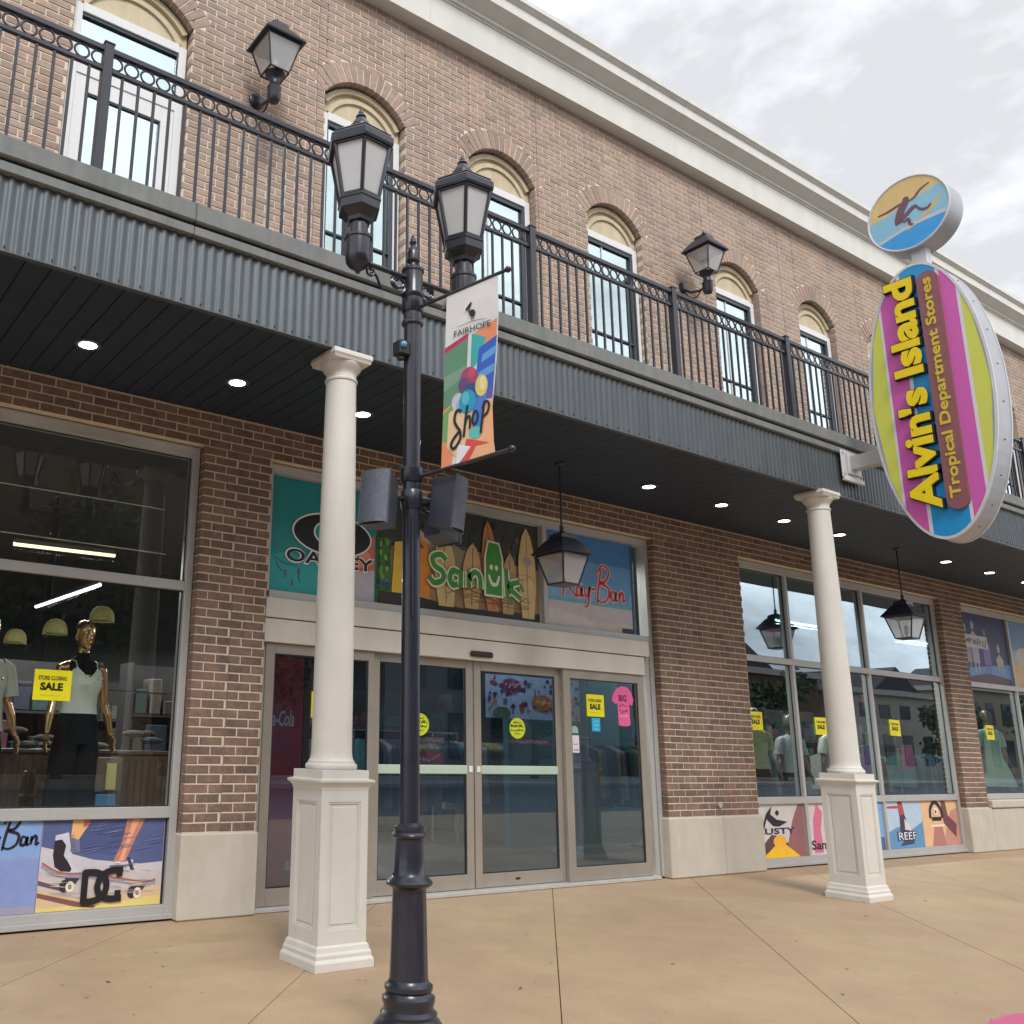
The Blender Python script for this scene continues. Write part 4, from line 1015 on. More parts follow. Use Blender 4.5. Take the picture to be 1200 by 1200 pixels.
dk_ = sign_word("Alvin's Island", .06, -.296, -1.165, .022, 1.305, SX-.004, .045, (20, 24, 40)); fc_ = sign_word("Alvin's Island", .04, -.284, -1.15, .004, 1.292, SX-.050, .012, (236, 208, 10))
for i, A in enumerate(dk_):
    o = A.build('letter', SG)
    if i < len(fc_): fc_[i].build('letter_face', o)
for A in sign_word("Tropical Department Stores", .025, .075, -1.075, .200, 1.225, SX-.040, .006, (208, 186, 60)): A.build('small_letter', SG)
q = MB()
for k in range(10):
    a = -1.2+2.4*k/9
    q.tube([(SX+.15, YC-RU*cos(a)-.001, ZC+RV*sin(a)), (SX+.15, YC-RU*cos(a)*1.012, ZC+RV*sin(a)*1.004)], .008, 8)
q.build('cabinet_screw', mat('dark_screw', (.08, .08, .08), .5), SG, kind='stuff')
# disc on top
DY, DZ, DR = -2.70, 6.815, .405
q = MB(); q.smooth = True; q.lathe([(.001, SX+.02), (DR-.01, SX+.02), (DR, SX+.02), (DR, SX+.30), (DR-.01, SX+.30), (.001, SX+.30)], 0, DY, 56, ax='x', cz=DZ); q.build('round_cabinet', M['sign_metal'], SG)
q = MB(); q.smooth = True; q.torus((SX+.02, DY, DZ), DR-.004, .011, 56, 8, 'x'); q.build('round_rim', M['sign_rim'], SG)
dd = Art((SX+.018, DY, DZ), (0, -1, 0), (0, 0, 1), (-1, 0, 0)); R_ = DR-.014
def seg(lo, hi, col):   # band of the disc between two curves
    k = 24; pts = []
    for i in range(k+1):
        u = -R_+2*R_*i/k; c = math.sqrt(max(0, R_*R_-u*u)); pts.append((u, max(-c, min(c, lo(u)))))
    for i in range(k, -1, -1):
        u = -R_+2*R_*i/k; c = math.sqrt(max(0, R_*R_-u*u)); pts.append((u, max(-c, min(c, hi(u)))))
    dd.poly(pts, col)
dd.ell(0, 0, R_, R_, (138, 192, 218), k=48)
seg(lambda u: .11+.10*(-u-.1 if u < 0 else -.1)+.05*sin(u*4)+.12*u, lambda u: 9, (216, 188, 128))
seg(lambda u: -9, lambda u: -.20+.14*u+.03*cos(u*5), (58, 158, 226))
seg(lambda u: -.20+.14*u+.03*cos(u*5), lambda u: -.165+.16*u+.03*cos(u*5), (196, 196, 206))
dd.poly([(-.05, -.19), (.10, -.13), (.26, .0), (.33, .07), (.30, -.01), (.16, -.115), (.0, -.185)], (222, 182, 96))
SK = (112, 78, 92)
dd.stroke([(-.29, .10), (-.18, .105), (-.06, .13), (.0, .12)], .032, SK); dd.stroke([(.0, .12), (.08, .14), (.15, .20), (.24, .235)], .028, SK)
dd.ell(.0, .155, .034, .038, SK)
dd.stroke([(-.01, .13), (-.06, .05), (-.09, -.04), (-.085, -.085)], .085, SK, taper=False)
dd.stroke([(-.08, -.07), (-.02, -.02), (.06, .035), (.10, .03)], .05, SK); dd.stroke([(.09, .035), (.13, -.02), (.19, -.035), (.23, .0)], .032, SK)
dd.stroke([(-.05, -.09), (.0, -.07), (.01, -.13), (.04, -.15)], .034, SK)
dd.build('surfer_picture', SG)
q = MB(); q.cbox(SX+.10, SX+.20, -2.79, -2.64, 6.15, 6.43, .006); q.build('neck', M['sign_rim'], SG)
q = MB(); q.cbox(SX+.10, SX+.22, -2.20, BY-.06, 4.25, 4.40, .006); q.build('bracket_arm', ALU, SG)
q = MB(); q.cbox(9.46, 9.84, BY-.055, BY-.04, 4.13, 4.46, .004); q.cbox(9.46, 9.84, BY-.075, BY-.04, 4.115, 4.165, .004)
q.cbox(9.55, 9.78, BY-.075, BY-.055, 4.20, 4.44, .004)
for bx in (9.49, 9.81):
    for bz in (4.20, 4.43): q.cbox(bx-.012, bx+.012, BY-.07, BY-.055, bz-.012, bz+.012, .003)
q.build('mounting_plate', mat('white_plate', (.62, .62, .62), .5, var=.08, streak=(8, 2, .3, (.35, .3, .28))), SG)


# ================================================================== POSTERS, STICKERS, SALE SIGNS
def scrib(A, u0, u1, v, h, col, n=6, w_=.004):
    """marks too small to read in the photo: a row of short pen strokes"""
    rr = random.Random(int(u0*1000+v*777)); step = (u1-u0)/n
    for i in range(n):
        x = u0+step*i; A.stroke([(x, v+h*rr.random()), (x+step*.35, v+h*rr.random()), (x+step*.75, v+h*rr.random())], w_, col, taper=False, n=A.lv)
RB = [[(0, 0), (.25, 1.0)], [(-.05, .75), (.3, 1.05), (.6, .9), (.45, .6), (.15, .5), (.5, .25), (.78, .0)],
      [(1.05, .36), (.85, .40), (.80, .10), (1.0, .10), (1.1, .38), (1.1, .08), (1.22, .12)],
      [(1.27, .4), (1.3, .12), (1.45, .15), (1.58, .45), (1.45, -.2), (1.25, -.3)], [(1.68, .36), (1.9, .40)],
      [(2.0, -.12), (2.12, .5), (2.32, 1.2)], [(1.98, .92), (2.4, 1.32), (2.78, 1.12), (2.55, .76), (2.25, .65), (2.72, .5), (2.66, .12), (2.3, -.06), (2.0, .02)],
      [(3.12, .36), (2.92, .40), (2.87, .10), (3.07, .10), (3.17, .38), (3.17, .08), (3.29, .12)],
      [(3.38, .42), (3.36, .08)], [(3.37, .22), (3.52, .42), (3.62, .34), (3.62, .08), (3.78, .16)]]
def rb_script(A, u, v, s, col, w_, sv=None, only=None):
    sv = sv or s
    for i, st in enumerate(RB):
        if only and i not in only: continue
        A.stroke([(u+p[0]*s, v+p[1]*sv) for p in st], w_, col, n=A.lv)
def poster(name, x, z, w_, h, y, bgc, lab, cat='poster', group=None):
    r = thing(name, (x+w_/2, y, z), lab, cat, group)
    A = wallart(x, z, y); A.rect(0, 0, w_, h, bgc, 0, th=.003); A.lv = .0032
    return r, A
# blue eyewear poster, left lower panel
r, A = poster('window_poster', -.90, .112, 2.862, .606, .118, (132, 148, 200), 'pale blue window poster with black script lettering at the lower left corner')
A.rect(0, .36, 2.86, .606, (128, 160, 212)); A.rect(0, 0, 2.86, .05, (156, 152, 172)); A.rect(0, .345, 2.86, .362, (142, 152, 196)); A.build('print', r)
A2 = wallart(-.90, .112, .118); A2.lv = .006
rb_script(A2, 2.32, .435, .140, (28, 26, 44), .021, .165); A2.build('lettering', r)
# skateboard poster
r, A = poster('window_poster', 1.965, .112, .913, .606, .118, (196, 186, 186), 'window poster of feet on a skateboard with a big black two letter logo')
def sk(pts): return [((x-270)/775*.905, (690-(y+(1045-x)*.03))/600*.606) for x, y in pts]
def clampv(pts): return [(min(.911, max(.002, u)), min(.604, max(.002, v))) for u, v in pts]
PP_ = lambda pts, c: A.poly(clampv(sk(pts)), c)
PP_([(255, 60), (1060, 60), (1060, 395), (900, 400), (600, 350), (430, 290), (255, 240)], (84, 94, 140)); PP_([(470, 100), (800, 100), (740, 330), (500, 290)], (74, 84, 128))
PP_([(255, 240), (430, 290), (600, 350), (900, 400), (1060, 395), (1060, 470), (255, 400)], (196, 192, 198))
PP_([(255, 520), (520, 600), (1060, 560), (1060, 720), (255, 740)], (212, 184, 146)); PP_([(255, 640), (700, 650), (1060, 625), (1060, 740), (255, 740)], (222, 200, 120))
PP_([(255, 540), (520, 620), (640, 660), (620, 672), (500, 650), (255, 570)], (128, 84, 80)); PP_([(255, 460), (420, 520), (410, 540), (255, 490)], (104, 78, 92))
PP_([(450, 60), (560, 60), (545, 120), (490, 215), (445, 200)], (226, 176, 120)); PP_([(520, 60), (560, 60), (540, 120), (515, 130)], (196, 110, 70))
PP_([(795, 60), (915, 60), (845, 255), (800, 385), (722, 372), (775, 240)], (196, 128, 104)); PP_([(835, 60), (880, 60), (810, 280), (790, 370), (760, 370), (800, 230)], (224, 164, 136))
PP_([(352, 170), (430, 155), (445, 230), (462, 300), (470, 380), (530, 425), (470, 432), (370, 400), (345, 300)], (198, 198, 214)); PP_([(445, 190), (500, 210), (510, 290), (450, 290)], (112, 116, 148))
PP_([(350, 205), (392, 200), (420, 240), (412, 310), (440, 350), (466, 400), (458, 420), (400, 410), (362, 380), (345, 300)], (40, 36, 46))
PP_([(700, 375), (800, 380), (850, 365), (868, 440), (780, 450), (690, 430)], (204, 202, 210)); PP_([(810, 350), (830, 350), (866, 440), (840, 440)], (60, 60, 84))
for wd, c, off in ((.030, (150, 150, 164), 10), (.013, (170, 96, 84), -4)):
    A.stroke(clampv(sk([(285, 352+off), (400, 425+off), (560, 445+off), (760, 490+off), (930, 530+off), (1010, 520+off)])), wd, c, taper=False)
PP_([(430, 455), (520, 465), (500, 500), (440, 490)], (60, 56, 70)); PP_([(880, 540), (950, 545), (930, 580), (870, 580)], (70, 66, 80))
for (cx_, cy_) in ((440, 510), (870, 590)):
    u, v = sk([(cx_-10, cy_)])[0]; A.ell(u, v, .035, .042, (52, 46, 56)); u, v = sk([(cx_+25, cy_+8)])[0]; A.ell(u, v, .031, .038, (226, 218, 204)); A.ell(u, v, .012, .015, (90, 70, 60)); A.ell(u, v, .006, .007, (200, 170, 120))
rq_ = random.Random(8)
for _ in range(26):
    u = rq_.uniform(.25, .88); v = rq_.uniform(.36, .58); A.stroke([(u, v), (min(.9, u+.05), v+.008), (min(.905, u+rq_.uniform(.08, .16)), v+.02)], .004, rq_.choice([(104, 114, 158), (70, 80, 124), (122, 130, 170)]))
for _ in range(30):
    u = rq_.uniform(.02, .8); v = rq_.uniform(.03, .26); A.stroke([(u, v), (u+.06, v-.006), (min(.9, u+rq_.uniform(.08, .14)), v-.012)], .004, rq_.choice([(176, 160, 150), (222, 206, 180), (150, 132, 130)]))
for k in range(5): PP_([(436+k*5, 175+k*22), (462+k*4, 170+k*22), (463+k*4, 176+k*22), (437+k*5, 181+k*22)], (120, 120, 140))
PP_([(700, 395), (800, 398), (862, 385), (864, 392), (800, 408), (700, 405)], (96, 92, 110)); PP_([(740, 372), (768, 376), (762, 384), (736, 380)], (240, 236, 236))
A.build('print', r)
A2 = wallart(1.965, .112, .118); A2.lv = .016; K = (28, 26, 32)
A2.stroke(sk([(552, 420), (552, 632)]), .048, K, taper=False, n=.016)
A2.stroke(sk([(540, 432), (620, 436), (672, 470), (690, 530), (672, 590), (620, 622), (540, 626)]), .046, K, taper=False, n=.0163)
A2.stroke(sk([(790, 425), (710, 432), (655, 462), (632, 530), (655, 590), (710, 618), (790, 620)]), .046, K, taper=False, n=.0166)
A2.stroke(sk([(768, 415), (768, 475)]), .046, K, taper=False, n=.0169); A2.stroke(sk([(764, 565), (764, 630)]), .046, K, taper=False, n=.0172)
A2.build('lettering', r)
# posters under the wide window
zb, hh = .112, .606
r, A = poster('window_poster', 10.245, zb, .985, hh, .118, (206, 200, 196), 'window poster with black hook logo over orange sunset, leftmost under the wide window')
A.poly([(.55, .0), (.98, .0), (.98, .6), (.88, .6), (.74, .40)], (150, 96, 100)); A.poly([(0, 0), (.7, 0), (.62, .16), (.45, .24), (.30, .26), (.14, .16), (0, .12)], (96, 60, 70))
A.poly([(.08, .0), (.86, .0), (.66, .10), (.54, .16), (.55, .22), (.36, .23), (.38, .15), (.25, .08)], (240, 190, 36)); A.ell(.46, .18, .13, .07, (244, 178, 44)); A.build('print', r)
A2 = wallart(10.245, zb, .118); A2.lv = .008
A2.poly([(.10, .31), (.22, .50), (.34, .585), (.30, .49), (.42, .43), (.64, .40), (.46, .35), (.34, .36), (.22, .44), (.16, .33)], K); A2.ell(.44, .505, .035, .03, K)
A2.text('RUSTY', .02, .265, .78, .335, (30, 36, 80), .02, n=.009); A2.build('lettering', r)
r, A = poster('window_poster', 11.305, zb, 1.755, hh, .118, (206, 196, 196), 'window poster with a pink figure, mostly hidden behind the second column')
A.poly([(.10, .02), (.30, .02), (.28, .3), (.34, .5), (.22, .6), (.12, .4)], (206, 110, 140)); A.rect(.9, 0, 1.75, .606, (120, 168, 210)); A.rect(.9, 0, 1.75, .16, (70, 104, 150)); A.poly([(.36, .0), (.8, .0), (.78, .4), (.55, .3)], (196, 160, 150)); A.build('print', r)
A2 = wallart(11.305, zb, .118); A2.lv = .006; A2.text('Sanuk', .05, .06, .62, .17, (24, 28, 40), .02); A2.build('lettering', r)
r, A = poster('window_poster', 13.125, zb, .96, hh, .118, (176, 196, 214), 'window poster of a red shirted rider on a board above ocean water')
A.rect(0, .0, .96, .22, (74, 120, 164)); A.poly([(0, .2), (.3, .28), (.6, .22), (.96, .33), (.96, 0), (0, 0)], (92, 142, 186)); A.poly([(.3, .03), (.66, .05), (.78, .22), (.5, .14)], (40, 70, 100))
A.poly([(.34, .58), (.46, .6), (.50, .42), (.62, .20), (.34, .2), (.36, .4)], (70, 50, 74)); A.poly([(.33, .6), (.45, .6), (.48, .44), (.38, .42)], (178, 62, 78)); A.stroke([(.06, .53), (.36, .53)], .035, (178, 62, 78)); A.ell(.40, .585, .04, .02, (80, 50, 50)); A.poly([(.47, .24), (.62, .22), (.6, .30), (.48, .38)], (212, 206, 206)); A.build('print', r)
A2 = wallart(13.125, zb, .118); A2.lv = .008; A2.text('REEF', .255, .10, .755, .215, (24, 26, 40), .045, n=.008); A2.text('REEF', .28, .11, .74, .205, (228, 228, 232), .0, n=.0095); A2.build('lettering', r)
r, A = poster('window_poster', 14.09, zb, .995, hh, .118, (222, 180, 138), 'peach window poster of a surfer silhouette, rightmost under the wide window')
A.poly([(.5, .0), (.99, .0), (.99, .5), (.8, .46), (.66, .25)], (196, 140, 124)); A.poly([(.2, .0), (.6, .0), (.52, .28), (.3, .25)], (176, 120, 110)); A.poly([(.55, .6), (.68, .6), (.72, .4), (.95, .28), (.9, .1), (.7, .22), (.58, .3)], (110, 66, 76)); A.rect(.22, .255, .6, .28, (236, 220, 206)); A.build('print', r)
A2 = wallart(14.09, zb, .118); A2.lv = .008; A2.stroke([(.22, .37), (.24, .5), (.38, .585), (.52, .5), (.56, .37)], .055, K, taper=False, n=.008); A2.stroke([(.26, .36), (.52, .36)], .05, K, taper=False, n=.0084); A2.ell(.38, .46, .06, .05, (226, 220, 214)); A2.ell(.38, .455, .025, .022, K); A2.build('lettering', r)
# transom posters over the doors
zt, ht = 2.548, 1.02
r, A = poster('transom_poster', 3.66, zt, 1.139, ht, .142, (26, 138, 142), 'teal transom poster with a black oval logo above the left end of the doors')
A.poly([(0, .0), (1.12, .0), (1.12, .32), (.6, .28), (.2, .36), (0, .3)], (38, 164, 164)); A.poly([(.70, .30), (.86, .56), (1.12, .62), (1.12, .1), (.72, .1)], (206, 110, 92)); A.poly([(.70, 0), (1.12, 0), (1.12, .30), (.86, .25), (.70, .26)], (188, 184, 196)); A.poly([(.76, .33), (.9, .5), (1.05, .46), (1.12, .36), (.95, .3)], (228, 150, 120))
for (u, v, a, b) in ((.05, .30, .30, .24), (.08, .26, .16, .18), (.3, .22, .33, .10)): A.stroke([(u, v), ((u+a)/2, (v+b)/2-.02), (a, b)], .012, (34, 104, 120))
for (u, v) in ((.18, .16), (.25, .09), (.32, .2)): A.ell(u, v, .012, .04, (110, 84, 120))
A.build('print', r)
A2 = wallart(3.66, zt, .142); A2.lv = .01
A2.ell(.655, .565, .425, .200, (232, 232, 232), n=.010, k=48); A2.ell(.655, .565, .408, .184, (18, 18, 22), n=.0106, k=48); A2.ell(.655, .575, .205, .125, (232, 232, 232), n=.0112, k=40); A2.ell(.655, .575, .188, .108, (34, 150, 150), n=.0118, k=40)
A2.text('OAKLEY', .165, .262, 1.115, .402, (236, 236, 236), .055, n=.0124); A2.text('OAKLEY', .18, .275, 1.10, .390, (16, 16, 20), .022, n=.0132); A2.build('lettering', r)
r, A = poster('transom_poster', 4.80, zt, 2.07, ht, .142, (150, 140, 110), 'transom poster of upright surfboards with a green lowercase logo above the sliding doors')
A.poly([(0, ht), (2.07, ht), (2.07, .5), (1.5, .62), (1.0, .66), (.6, .7), (0, .5)], (58, 64, 62)); A.poly([(0, .0), (2.07, .0), (2.07, .56), (1.5, .36), (1.1, .36), (.4, .42), (0, .40)], (164, 132, 96))
rr = random.Random(4)
for _ in range(60): 
    u = rr.uniform(.3, 2.0); A.ell(u, rr.uniform(.62, .98), rr.uniform(.02, .06), rr.uniform(.015, .05), rr.choice([(56, 66, 58), (30, 34, 36), (76, 84, 76), (52, 58, 70), (92, 88, 80)]))
A.rect(0, 0, .16, .62, (60, 110, 50)); 
for _ in range(26): A.ell(rr.uniform(.01, .15), rr.uniform(.03, .6), .018, .028, rr.choice([(96, 160, 50), (46, 86, 40), (130, 176, 60)]))
A.rect(.0, .17, .15, .21, (44, 60, 150)); A.poly([(.16, .0), (.28, .0), (.30, .62), (.2, .6)], (226, 190, 60))
A.poly([(.28, .02), (.62, .04), (.62, .50), (.56, .72), (.44, .80), (.30, .82)], (216, 138, 52)); A.poly([(.30, .82), (.46, .80), (.60, .68), (.62, .62), (.48, .70), (.30, .72)], (198, 176, 160))
A.poly([(.32, .70), (.46, .68), (.56, .58), (.34, .6)], (108, 62, 48)); A.poly([(.02, .0), (2.06, .0), (2.06, .09), (1.0, .05), (.4, .12), (.02, .12)], (46, 46, 46))
def board(u, v0, v1, w_, c, lean=0, st=None):
    pts = []
    for k in range(12):
        t = k/11; hw = w_*math.sqrt(max(0, min(1, (1-t)*2.6)))*(.7+.3*min(1, t*3)); pts.append((u-hw+lean*t, v0+(v1-v0)*t))
    rp_ = []
    for k in range(12):
        t = k/11; hw = w_*math.sqrt(max(0, min(1, (1-t)*2.6)))*(.7+.3*min(1, t*3)); rp_.append((u+hw+lean*t, v0+(v1-v0)*t))
    A.poly(pts+rp_[::-1], c)
    if st: A.stroke([(u, v0+.02), (u+lean, v1-.05)], .014, st)
board(.82, .05, .80, .13, (212, 190, 132), -.03, (150, 110, 70)); board(1.14, .06, .72, .12, (206, 176, 120), .02, (120, 80, 50)); board(1.42, .06, .98, .105, (204, 138, 84), -.06, (150, 90, 50)); board(1.62, .05, .68, .10, (190, 162, 120), .04, (110, 120, 90)); board(1.90, .03, .98, .12, (216, 192, 138), -.01, (170, 140, 96))
for _ in range(22): A.stroke([(rr.uniform(.7, 2.0), rr.uniform(.08, .5)) for _ in range(3)], .006, rr.choice([(110, 76, 50), (80, 110, 70), (150, 120, 84)]))
A.stroke([(1.66, .16), (1.76, .36), (1.84, .30)], .05, (90, 150, 92)); A.stroke([(1.30, .16), (1.48, .26), (1.62, .20)], .014, (150, 90, 60)); A.ell(1.90, .62, .06, .05, (168, 164, 170)); A.stroke([(.02, .66), (.02, .02)], .01, (30, 30, 30)); A.build('print', r)
A2 = wallart(4.80, zt, .142); A2.lv = .036; GR, WT = (60, 150, 52), (232, 236, 226)
def lett(w1, c, n):
    S1 = lambda pts: A2.stroke(pts, w1, c, n=n, taper=False)
    S1([(.80, .50), (.74, .545), (.64, .51), (.66, .43), (.76, .38), (.76, .30), (.66, .26), (.60, .31)])
    S1([(.96, .39), (.89, .41), (.85, .34), (.88, .265), (.95, .28)]); S1([(.99, .42), (.985, .25)])
    S1([(1.09, .42), (1.09, .26)]); S1([(1.09, .35), (1.16, .42), (1.23, .39), (1.24, .26)])
    S1([(1.585, .50), (1.60, .22)]); S1([(1.76, .39), (1.62, .33), (1.78, .22)])
lett(.090, WT, .036); 
A2.poly([(1.29, .20), (1.545, .20), (1.55, .60), (1.50, .765), (1.34, .775), (1.295, .60)], WT, n=.0364)
lett(.055, GR, .0372); A2.poly([(1.312, .222), (1.523, .222), (1.528, .60), (1.485, .745), (1.355, .752), (1.317, .60)], GR, n=.038)
A2.ell(1.385, .50, .022, .028, WT, n=.0386); A2.ell(1.455, .50, .022, .028, WT, n=.0386); A2.stroke([(1.35, .42), (1.385, .34), (1.42, .325), (1.46, .34), (1.49, .42)], .04, WT, n=.0388); A2.build('lettering', r)
r, A = poster('transom_poster', 6.95, zt, 1.40, ht, .142, (64, 126, 190), 'sky blue transom poster with red script lettering above the right end of the doors')
A.rect(0, .30, 1.4, .74, (96, 156, 212)); A.rect(0, .28, 1.4, .45, (128, 178, 218)); A.rect(0, 0, 1.4, .30, (196, 190, 196)); A.rect(0, .27, 1.4, .31, (96, 176, 190)); A.rect(0, .0, 1.4, .1, (206, 196, 180)); A.poly([(.98, .31), (1.32, .31), (1.32, .66), (1.18, .70), (.98, .66)], (96, 160, 216)); A.poly([(0, .0), (.9, .0), (.6, .12), (0, .2)], (210, 204, 200)); A.rect(1.36, 0, 1.40, ht, (44, 84, 140)); A.rect(1.18, .0, 1.36, .06, (40, 50, 66))
A.poly([(.1, .5), (.4, .56), (.6, .48), (.3, .44)], (190, 208, 228)); A.build('print', r)
A2 = wallart(6.95, zt, .142); A2.lv = .008; rb_script(A2, .27, .33, .262, (236, 226, 226), .056, .30); A2.lv = .010; rb_script(A2, .27, .33, .262, (206, 46, 54), .032, .30); A2.build('lettering', r)
# far window poster
r, A = poster('transom_poster', 15.90, 2.472, 1.635, 1.085, .118, (52, 62, 104), 'dark blue transom poster of four pale figures in the far right shop window')
A.rect(0, 0, 1.635, .2, (70, 120, 180)); A.poly([(0, .2), (1.63, .34), (1.63, .0), (1.0, .0), (0, .12)], (96, 150, 206)); A.poly([(0, .0), (1.6, .0), (1.6, .1), (.8, .16), (0, .05)], (88, 64, 84))
for (u, h_, c) in ((.22, .86, (150, 150, 170)), (.48, .92, (168, 164, 186)), (.86, .82, (120, 116, 170)), (1.28, .60, (176, 170, 150))): 
    A.poly([(u-.11, .3), (u+.11, .3), (u+.13, h_-.2), (u, h_-.1), (u-.13, h_-.2)], c); A.ell(u, h_-.02, .05, .07, c); A.stroke([(u-.05, .32), (u-.07, .14)], .05, c); A.stroke([(u+.05, .32), (u+.07, .14)], .05, c)
A.build('print', r); A2 = wallart(15.9, 2.472, .118); A2.lv = .008; A2.rect(.10, .54, .92, .74, (190, 194, 198), n=.008); scrib(A2, .14, .88, .58, .12, (30, 36, 60), 9, .02); A2.build('lettering', r)
r, A = poster('transom_poster', 17.60, 2.472, 1.66, 1.085, .118, (110, 150, 190), 'hazy blue and sand coloured transom poster cut by the right edge of the photo')
A.rect(0, 0, 1.66, .4, (206, 176, 130)); A.rect(0, .38, 1.66, .6, (170, 180, 176)); A.ell(.5, .5, .3, .16, (196, 196, 186)); A.build('print', r)

def sale_sign(x, z, y, lab, w_=.272, h=.218, rot=0, small='STORE CLOSING'):
    r = thing('sale_sign', (x+w_/2, y, z), lab, 'sale sign', 'yellow sale signs taped to the shop glass')
    a = rot; U = (cos(a), 0, sin(a)); V = (-sin(a), 0, cos(a))
    A = Art((x, y, z), U, V, (0, -1, 0)); A.rect(0, 0, w_, h, (226, 218, 10), 0, th=.0015); A.build('sheet', r)
    A = Art((x, y, z), U, V, (0, -1, 0)); A.text(small, w_*.11, h*.66, w_*.86, h*.80, (58, 50, 16), .03, n=.003); A.text('SALE', w_*.17, h*.32, w_*.78, h*.58, (26, 24, 20), .05, n=.0034); A.lv = .0036; scrib(A, w_*.2, w_*.75, h*.14, h*.05, (190, 170, 20), 7, .003); A.build('lettering', r)
    return r
sale_sign(1.80, 1.545, .124, 'yellow store closing sale sign in front of the golden mannequin')
sale_sign(10.30, 1.575, .124, 'yellow sale sign at the left edge of the wide window', rot=0)
sale_sign(11.70, 1.555, .124, 'yellow sale sign in the wide window partly hidden by the second column')
sale_sign(13.53, 1.59, .124, 'yellow sale sign in the rightmost pane of the wide window', rot=-.02)
sale_sign(16.38, 1.60, .124, 'yellow sale sign in the far right shop window', w_=.25)
sale_sign(7.46, 1.632, .085, 'yellow store closing sale sign on the right sidelight beside a pink shirt cutout', w_=.262, h=.225)
sale_sign(4.12, 1.50, .095, 'yellow sale sign on the left sidelight, half hidden behind the cream column', w_=.26)
for (x, z, lab) in ((5.315, 1.482, 'lime green oval sticker on the left sliding door beside the lamp post'), (6.525, 1.482, 'lime green oval sticker on the right sliding door')):
    r = thing('door_sticker', (x, .137, z-.1), lab, 'sticker', 'lime green oval stickers on the sliding doors'); A = wallart(x, z, .1365)
    A.ell(0, 0, .104, .100, (190, 206, 34), .0005); A.build('disc', r); A = wallart(x, z, .1365); A.lv = .001
    scrib(A, -.05, .05, .045, .018, (40, 46, 14), 6, .007); scrib(A, -.085, .085, .008, .03, (20, 24, 10), 9, .012); scrib(A, -.085, .085, -.03, .02, (20, 24, 10), 8, .010); scrib(A, -.04, .04, -.062, .018, (40, 46, 14), 5, .006); A.build('lettering', r)
r = thing('shirt_cutout', (8.0, .085, 1.56), 'bright pink paper shirt cutout reading BIG on the right sidelight', 'sign'); A = wallart(8.025, 1.56, .087)
A.poly([(-.085, .0), (-.04, -.012), (.05, -.012), (.10, .002), (.095, .22), (.145, .21), (.165, .27), (.13, .36), (.07, .40), (-.02, .405), (-.09, .385), (-.15, .32), (-.175, .25), (-.12, .215), (-.09, .225)], (226, 96, 150), 0, th=.002); A.build('cutout', r)
A = wallart(8.025, 1.56, .087); A.text('BIG', -.07, .245, .055, .315, (50, 20, 46), .03, n=.003); A.lv = .0034; scrib(A, -.07, .07, .18, .04, (90, 30, 80), 6, .006); scrib(A, -.07, .07, .125, .035, (60, 24, 60), 4, .010); scrib(A, -.07, .07, .08, .03, (244, 190, 216), 6, .006); A.build('lettering', r)
r = thing('door_notice', (7.57, .09, 1.48), 'small cyan notice taped under the yellow sign on the right sidelight', 'notice'); A = wallart(7.53, 1.482, .088); A.rect(0, 0, .125, .135, (30, 168, 212), 0, th=.001); A.lv = .002; scrib(A, .03, .1, .09, .02, (150, 214, 236), 4, .007); scrib(A, .03, .1, .05, .02, (150, 214, 236), 4, .007); scrib(A, .03, .1, .02, .015, (150, 214, 236), 4, .007); A.build('sheet', r)
r = thing('door_notice', (7.27, .09, 1.27), 'white opening hours notice at the left edge of the right sidelight', 'notice'); A = wallart(7.225, 1.262, .088); A.rect(0, 0, .105, .172, (214, 206, 214), 0, th=.001); A.rect(0, .10, .105, .172, (222, 190, 178)); A.lv = .003; scrib(A, .015, .09, .075, .018, (60, 66, 130), 6, .005); scrib(A, .03, .09, .02, .03, (60, 66, 130), 4, .006); A.build('sheet', r)
r = thing('door_notice', (7.27, .09, 1.45), 'pale green half round notice above the hours sheet on the right sidelight', 'notice'); A = wallart(7.222, 1.455, .088); A.poly([(0, 0), (.10, 0), (.10, .04), (.08, .065), (.05, .075), (.02, .068), (0, .055)], (134, 176, 156), 0, th=.001); A.build('sheet', r)

for (x, z, w_, h, c, lab) in ((5.30, 1.318, .43, .055, (214, 120, 110), 'salmon strip placard behind the left sliding door below the lime sticker'), (5.22, 1.13, .50, .115, (196, 60, 66), 'red and white placard behind the left sliding door above the green bar'), (6.55, 1.335, .58, .045, (214, 120, 110), 'salmon strip placard behind the right sliding door below the lime sticker')):
    r = thing('door_placard', (x, .3, z), lab, 'placard'); A = wallart(x, z, .30); A.rect(0, 0, w_, h, c, 0, th=.003); A.lv = .004; scrib(A, .03, w_-.03, h*.25, h*.5, (232, 224, 220), 8, .010); A.build('board', r)
